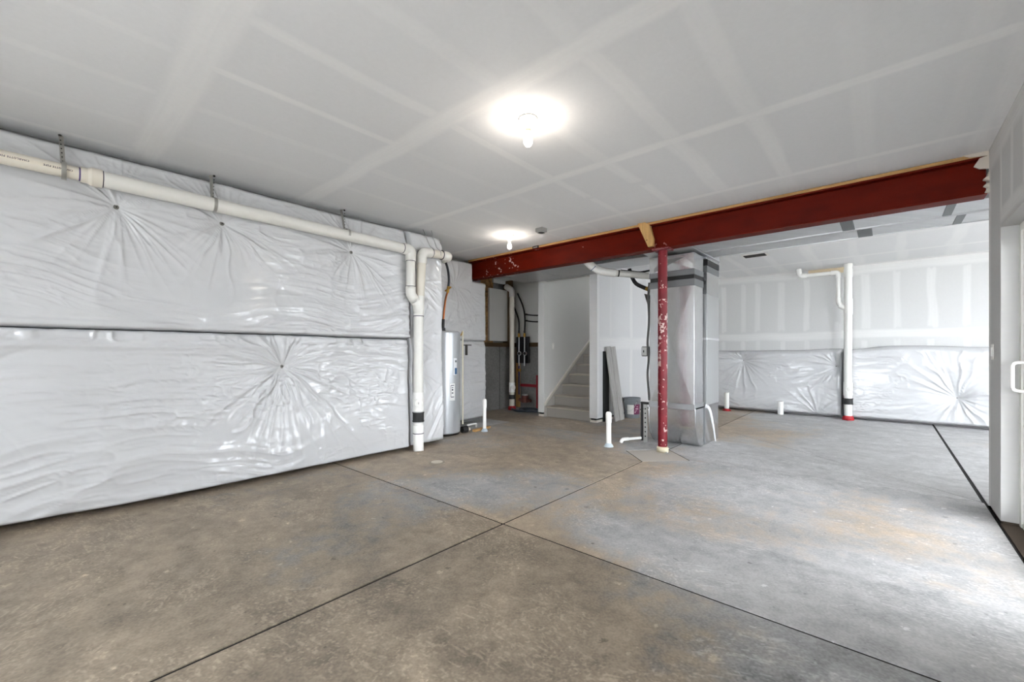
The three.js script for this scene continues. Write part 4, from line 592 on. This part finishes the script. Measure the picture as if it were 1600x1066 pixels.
{ const v = thing('flue_pipe', 'white plastic flue pipe with elbow running to the furnace under the duct', 'pipe'); const A = V(-3.16, 2.52, -5.42), B = V(-3.08, 2.36, -5.55), C = V(-2.31, 2.20, -6.02);
  part('elbow', sweep(rounded([V(-3.24, 2.52, -5.25), V(-3.13, 2.36, -5.42), V(-2.93, 2.325, -5.60)], 0.14, 10), 0.055, 22), M.pvcWhite, v);
  part('pipe', cyl(V(-2.96, 2.33, -5.57), V(-2.33, 2.25, -6.05), 0.046), M.pvc, v);
  part('ink_ring', cyl(V(-3.16, 2.40, -5.37), V(-3.155, 2.393, -5.375), 0.0565), S({ color: '#56708c', roughness: 0.5 }), v); part('strap', cyl(V(-2.90, 2.323, -5.615), V(-2.885, 2.321, -5.627), 0.048), M.black, v); }
{ const v = thing('gas_pipe', 'thin black iron gas pipe above the flue pipe', 'pipe'); part('pipe', sweep(rounded([V(-3.0, 2.42, -5.9), V(-2.72, 2.36, -5.95), V(-2.33, 2.40, -6.0)], 0.05, 6), 0.013, 10), M.black, v); part('drop', cyl(V(-2.4, 2.39, -5.99), V(-2.4, 2.30, -5.99), 0.013), M.black, v); part('union', cyl(V(-2.4, 2.36, -5.99), V(-2.4, 2.335, -5.99), 0.02), M.black, v); }
{ const v = thing('refrigerant_line', 'black foam covered refrigerant line curving down to the furnace', 'pipe'); part('foam', sweep(spline([V(-2.86, 2.42, -5.9), V(-2.83, 2.33, -5.9), V(-2.76, 2.2, -5.9), V(-2.63, 2.12, -5.9), V(-2.5, 2.06, -5.9), V(-2.345, 1.985, -5.92)]), 0.028, 14), M.rubber, v); part('tape', cyl(V(-2.60, 2.107, -5.9), V(-2.565, 2.09, -5.9), 0.0295), M.brass, v); }
{ const v = thing('conduit', 'grey flexible conduit running down the left edge of the return duct', 'conduit'); part('tube', sweep(spline([V(-2.335, 2.1, -5.40), V(-2.35, 1.9, -5.40), V(-2.34, 1.6, -5.40), V(-2.36, 1.3, -5.40), V(-2.345, 1.1, -5.40), V(-2.36, 0.9, -5.40), V(-2.335, 0.55, -5.40)], 60), 0.014, 10), S({ color: '#5a5a57', roughness: 0.5, metalness: 0.5 }), v);
  const jb = thing('switch_box', 'small grey switch box on the left side of the return duct', 'electrical box'); part('box', rbox(-2.42, -2.36, 1.13, 1.26, -5.48, -5.36, 0.004), M.steelDark, jb); part('cover', rbox(-2.425, -2.355, 1.14, 1.25, -5.36, -5.352, 0.002), M.zinc, jb); part('toggle', rbox(-2.395, -2.385, 1.18, 1.21, -5.352, -5.338, 0.002), M.black, jb);
  const fl = thing('metal_bracket', 'bent dark flange beside the upper left edge of the return duct', 'bracket'); part('flange', prism([[-2.43, 1.97], [-2.315, 1.93], [-2.315, 1.66], [-2.36, 1.74]], 'z', -5.46, -5.45), M.steelDark, fl); part('screw', cyl(V(-2.35, 1.88, -5.452), V(-2.35, 1.88, -5.444), 0.008, 0.008, 8), M.zinc, fl); }
{ const r = thing('filter_rack', 'black upright filter rack with a punched strip left of the curved boot', 'rack'); part('frame', merge([rbox(-2.43, -2.405, 0.02, 0.52, -5.37, -5.34, 0.003), rbox(-2.43, -2.32, 0.5, 0.53, -5.37, -5.34, 0.003)]), M.black, r); part('punched_strip', rbox(-2.395, -2.345, 0.0, 0.5, -5.36, -5.352, 0.001), M.zinc, r); for (let k = 0; k < 7; k++) part('hole', cyl(V(-2.37, 0.08 + k * 0.06, -5.353), V(-2.37, 0.08 + k * 0.06, -5.350), 0.01, 0.01, 10), M.black, r); }
{ const c = thing('condensate_pipe', 'white condensate pipe lying on the floor left of the red post', 'pipe'); part('pipe', cyl(V(-2.56, 0.045, -5.16), V(-2.42, 0.055, -5.33), 0.019), M.pvcWhite, c); part('elbow', sweep(rounded([V(-2.53, 0.047, -5.195), V(-2.585, 0.045, -5.13), V(-2.6, 0.0, -5.115)], 0.03, 6), 0.024, 14), M.pvcWhite, c); }

// ---------------------------------------------------------------- far room pipes, register
{ const s = thing('drain_stack', 'upright white drain stack with red base against the far blanket', 'pipe'); const x = -0.49, z = -9.475;
  part('pipe', cyl(V(x, 0.06, z), V(x, 2.735, z), 0.057), M.pvcWhite, s);
  part('coupling', merge([cyl(V(x, 2.5, z), V(x, 2.64, z), 0.064)]), M.pvcWhite, s); part('coupling', cyl(V(x, 2.69, z), V(x, 2.735, z), 0.066), M.pvcWhite, s);
  part('wye', merge([cyl(V(x, 1.84, z), V(x, 2.12, z), 0.065), cyl(V(x, 1.94, z), V(x - 0.12, 2.02, z), 0.045)]), M.pvcWhite, s);
  part('cleanout_tee', merge([cyl(V(x, 0.43, z), V(x, 0.66, z), 0.066), cyl(V(x, 0.54, z), V(x + 0.02, 0.54, z + 0.085), 0.05)]), M.pvcWhite, s);
  { const p = part('cleanout_plug', cyl(V(x + 0.02, 0.54, z + 0.083), V(x + 0.022, 0.54, z + 0.095), 0.038), M.pvc, s); part('nut', rbox(x + 0.005, x + 0.04, 0.525, 0.555, z + 0.09, z + 0.11, 0.003), M.pvc, p); }
  part('rubber_coupling', merge([cyl(V(x, 0.28, z), V(x, 0.38, z), 0.068), cyl(V(x, 0.275, z), V(x, 0.29, z), 0.073), cyl(V(x, 0.365, z), V(x, 0.38, z), 0.073)]), M.rubber, s);
  part('base_wrap', lathe([[0.06, 0], [0.085, 0], [0.08, 0.05], [0.064, 0.075], [0.06, 0.075]], [x, 0, z], 28), M.red, s);
  const v = thing('vent_pipe', 'slim white vent pipe branching from the far drain stack below the ceiling', 'pipe');
  part('pipe', sweep(rounded([V(x - 0.075, 1.99, z), V(x - 0.135, 2.06, z), V(x - 0.135, 2.6, z), V(x - 0.6, 2.6, z), V(x - 0.69, 2.62, z)], 0.05, 6), 0.033, 16), M.pvcWhite, v);
  part('elbow', sweep(rounded([V(x - 0.135, 2.5, z), V(x - 0.135, 2.6, z), V(x - 0.24, 2.6, z)], 0.055, 8), 0.041, 18), M.pvcWhite, v); part('elbow', sweep(rounded([V(x - 0.135, 2.16, z), V(x - 0.135, 2.06, z), V(x - 0.09, 2.01, z)], 0.05, 6), 0.041, 18), M.pvcWhite, v);
  part('elbow', sweep(rounded([V(x - 0.6, 2.6, z), V(x - 0.71, 2.6, z), V(x - 0.72, 2.735, z)], 0.05, 8), 0.042, 18), M.pvcWhite, v); }
{ const r = thing('ceiling_register', 'dark slotted air register in the far room ceiling', 'vent'); part('frame', rbox(-1.75, -1.38, H - 0.008, H - 0.0005, -7.80, -7.56, 0.002), M.paintWhite, r); part('opening', box(-1.72, -1.42, H - 0.010, H - 0.008, -7.77, -7.59), M.darkGap, r); for (let k = 0; k < 4; k++) part('slat', rbox(-1.72, -1.42, H - 0.018, H - 0.01, -7.755 + k * 0.047, -7.735 + k * 0.047, 0.001), M.steelDark, r); }

// ---------------------------------------------------------------- mechanical niche left of the stairs
{ const s = thing('drain_stack', 'upright cream drain stack in the dark niche left of the stairs', 'pipe'); const x = -5.8, z = -6.6;
  part('pipe', cyl(V(x, 0.05, z), V(x, 2.4, z), 0.052), M.pvcBeige, s); part('elbow', sweep(rounded([V(x, 2.33, z), V(x, 2.47, z), V(x - 0.16, 2.56, z)], 0.09, 8), 0.06, 20), M.pvc, s);
  part('cleanout_tee', merge([cyl(V(x, 0.36, z), V(x, 0.56, z), 0.06), cyl(V(x, 0.46, z), V(x + 0.075, 0.46, z + 0.04), 0.05)]), M.pvcWhite, s); part('cleanout_plug', cyl(V(x + 0.07, 0.46, z + 0.038), V(x + 0.087, 0.46, z + 0.046), 0.04), M.pvc, s);
  part('rubber_coupling', cyl(V(x, 0.22, z), V(x, 0.31, z), 0.065), M.rubber, s); part('base_wrap', lathe([[0.053, 0], [0.085, 0], [0.078, 0.06], [0.056, 0.08]], [x, 0, z], 24), M.red, s); }
{ const m = thing('water_manifold', 'black water manifold panel with two round gauges in the dark niche', 'manifold'); const z = -6.84;
  part('panel', rbox(-5.87, -5.53, 0.96, 1.51, z - 0.01, z + 0.03, 0.008), M.blackPlastic, m);
  for (const x of [-5.77, -5.62]) { part('tube', cyl(V(x, 0.9, z + 0.05), V(x, 1.56, z + 0.05), 0.014), M.zinc, m); const g = part('gauge', cyl(V(x + 0.02, 1.16, z + 0.05), V(x + 0.03, 1.16, z + 0.085), 0.042, 0.04), M.zinc, m); part('dial', cyl(V(x + 0.03, 1.16, z + 0.084), V(x + 0.031, 1.16, z + 0.088), 0.03, 0.03), M.black, g); part('fitting', cyl(V(x, 1.5, z + 0.05), V(x, 1.58, z + 0.05), 0.026), M.brass, m); }
  const h = (label, pts) => { const t = thing('water_hose', label, 'hose'); part('tube', sweep(spline(pts), 0.017, 10), M.black, t); part('ferrule', cyl(pts[0].clone().add(V(0, 0.01, 0)), pts[0].clone().add(V(0, 0.05, 0)), 0.021), M.steelDark, t); };
  h('black hose curving up from the left of the manifold', [V(-5.77, 1.58, z + 0.05), V(-5.78, 1.86, z + 0.05), V(-5.86, 2.05, z + 0.05), V(-5.96, 2.25, z + 0.06)]); h('black hose rising from the right of the manifold', [V(-5.62, 1.58, z + 0.05), V(-5.61, 1.9, z + 0.05), V(-5.66, 2.13, z + 0.05), V(-5.8, 2.42, z + 0.06)]);
  for (const y of [1.84, 1.97]) { const t = thing('water_hose', y > 1.9 ? 'upper black branch hose leading right behind the stair wall' : 'lower black branch hose leading right behind the stair wall', 'hose'); part('tube', sweep(spline([V(-5.60, y, z + 0.05), V(-5.4, y - 0.03, z + 0.05), V(-5.0, y - 0.05, z + 0.05), V(-4.88, y - 0.05, z + 0.05)]), 0.014, 10), M.black, t); part('ferrule', cyl(V(-5.595, y, z + 0.05), V(-5.55, y - 0.005, z + 0.05), 0.018), M.steelDark, t); }
  const b = thing('manifold_board', 'tan upright board on the wall behind the manifold', 'board'); part('plank', uvBy(rbox(-5.96, -5.84, 0.02, 1.29, -6.92, -6.905, 0.002), (x, y, z2) => [y, x]), M.wood, b);
  const t = thing('supply_pipe', 'blue water pipe dropping below the manifold', 'pipe'); part('pipe', cyl(V(-5.77, 0.3, z + 0.05), V(-5.77, 0.93, z + 0.05), 0.014), S({ color: '#2d2f63', roughness: 0.4 }), t); part('valve', rbox(-5.80, -5.74, 0.78, 0.84, z + 0.02, z + 0.08, 0.004), M.brass, t);
  const r = thing('meter_box', 'red pipe and meter parts on the floor of the dark niche', 'meter'); part('pipe', cyl(V(-5.72, 0.5, -6.8), V(-5.3, 0.5, -6.8), 0.03), S({ color: '#8d1523', roughness: 0.5 }), r); part('riser', cyl(V(-5.3, 0.02, -6.8), V(-5.3, 0.72, -6.8), 0.02), S({ color: '#8d1523', roughness: 0.5 }), r); part('meter', merge([cyl(V(-5.55, 0.16, -6.72), V(-5.55, 0.3, -6.72), 0.075), cyl(V(-5.7, 0.2, -6.72), V(-5.4, 0.2, -6.72), 0.032)]), S({ color: '#6d4038', roughness: 0.5, metalness: 0.4 }), r); part('lid', cyl(V(-5.55, 0.3, -6.72), V(-5.55, 0.325, -6.72), 0.06), M.zinc, r);
  const p = thing('coiled_hose', 'dark hose lying coiled on the niche floor', 'hose'); part('coil', sweep(spline([V(-5.72, 0.03, -6.5), V(-5.5, 0.025, -6.42), V(-5.2, 0.04, -6.46), V(-5.05, 0.03, -6.6), V(-5.3, 0.05, -6.7), V(-5.6, 0.03, -6.62), V(-5.4, 0.03, -6.5)], 60), 0.022, 10), S({ color: '#3c4650', roughness: 0.4 }), p); part('nozzle', cyl(V(-5.4, 0.03, -6.5), V(-5.34, 0.03, -6.47), 0.026), M.steelDark, p); }

renderer.render(scene, camera);
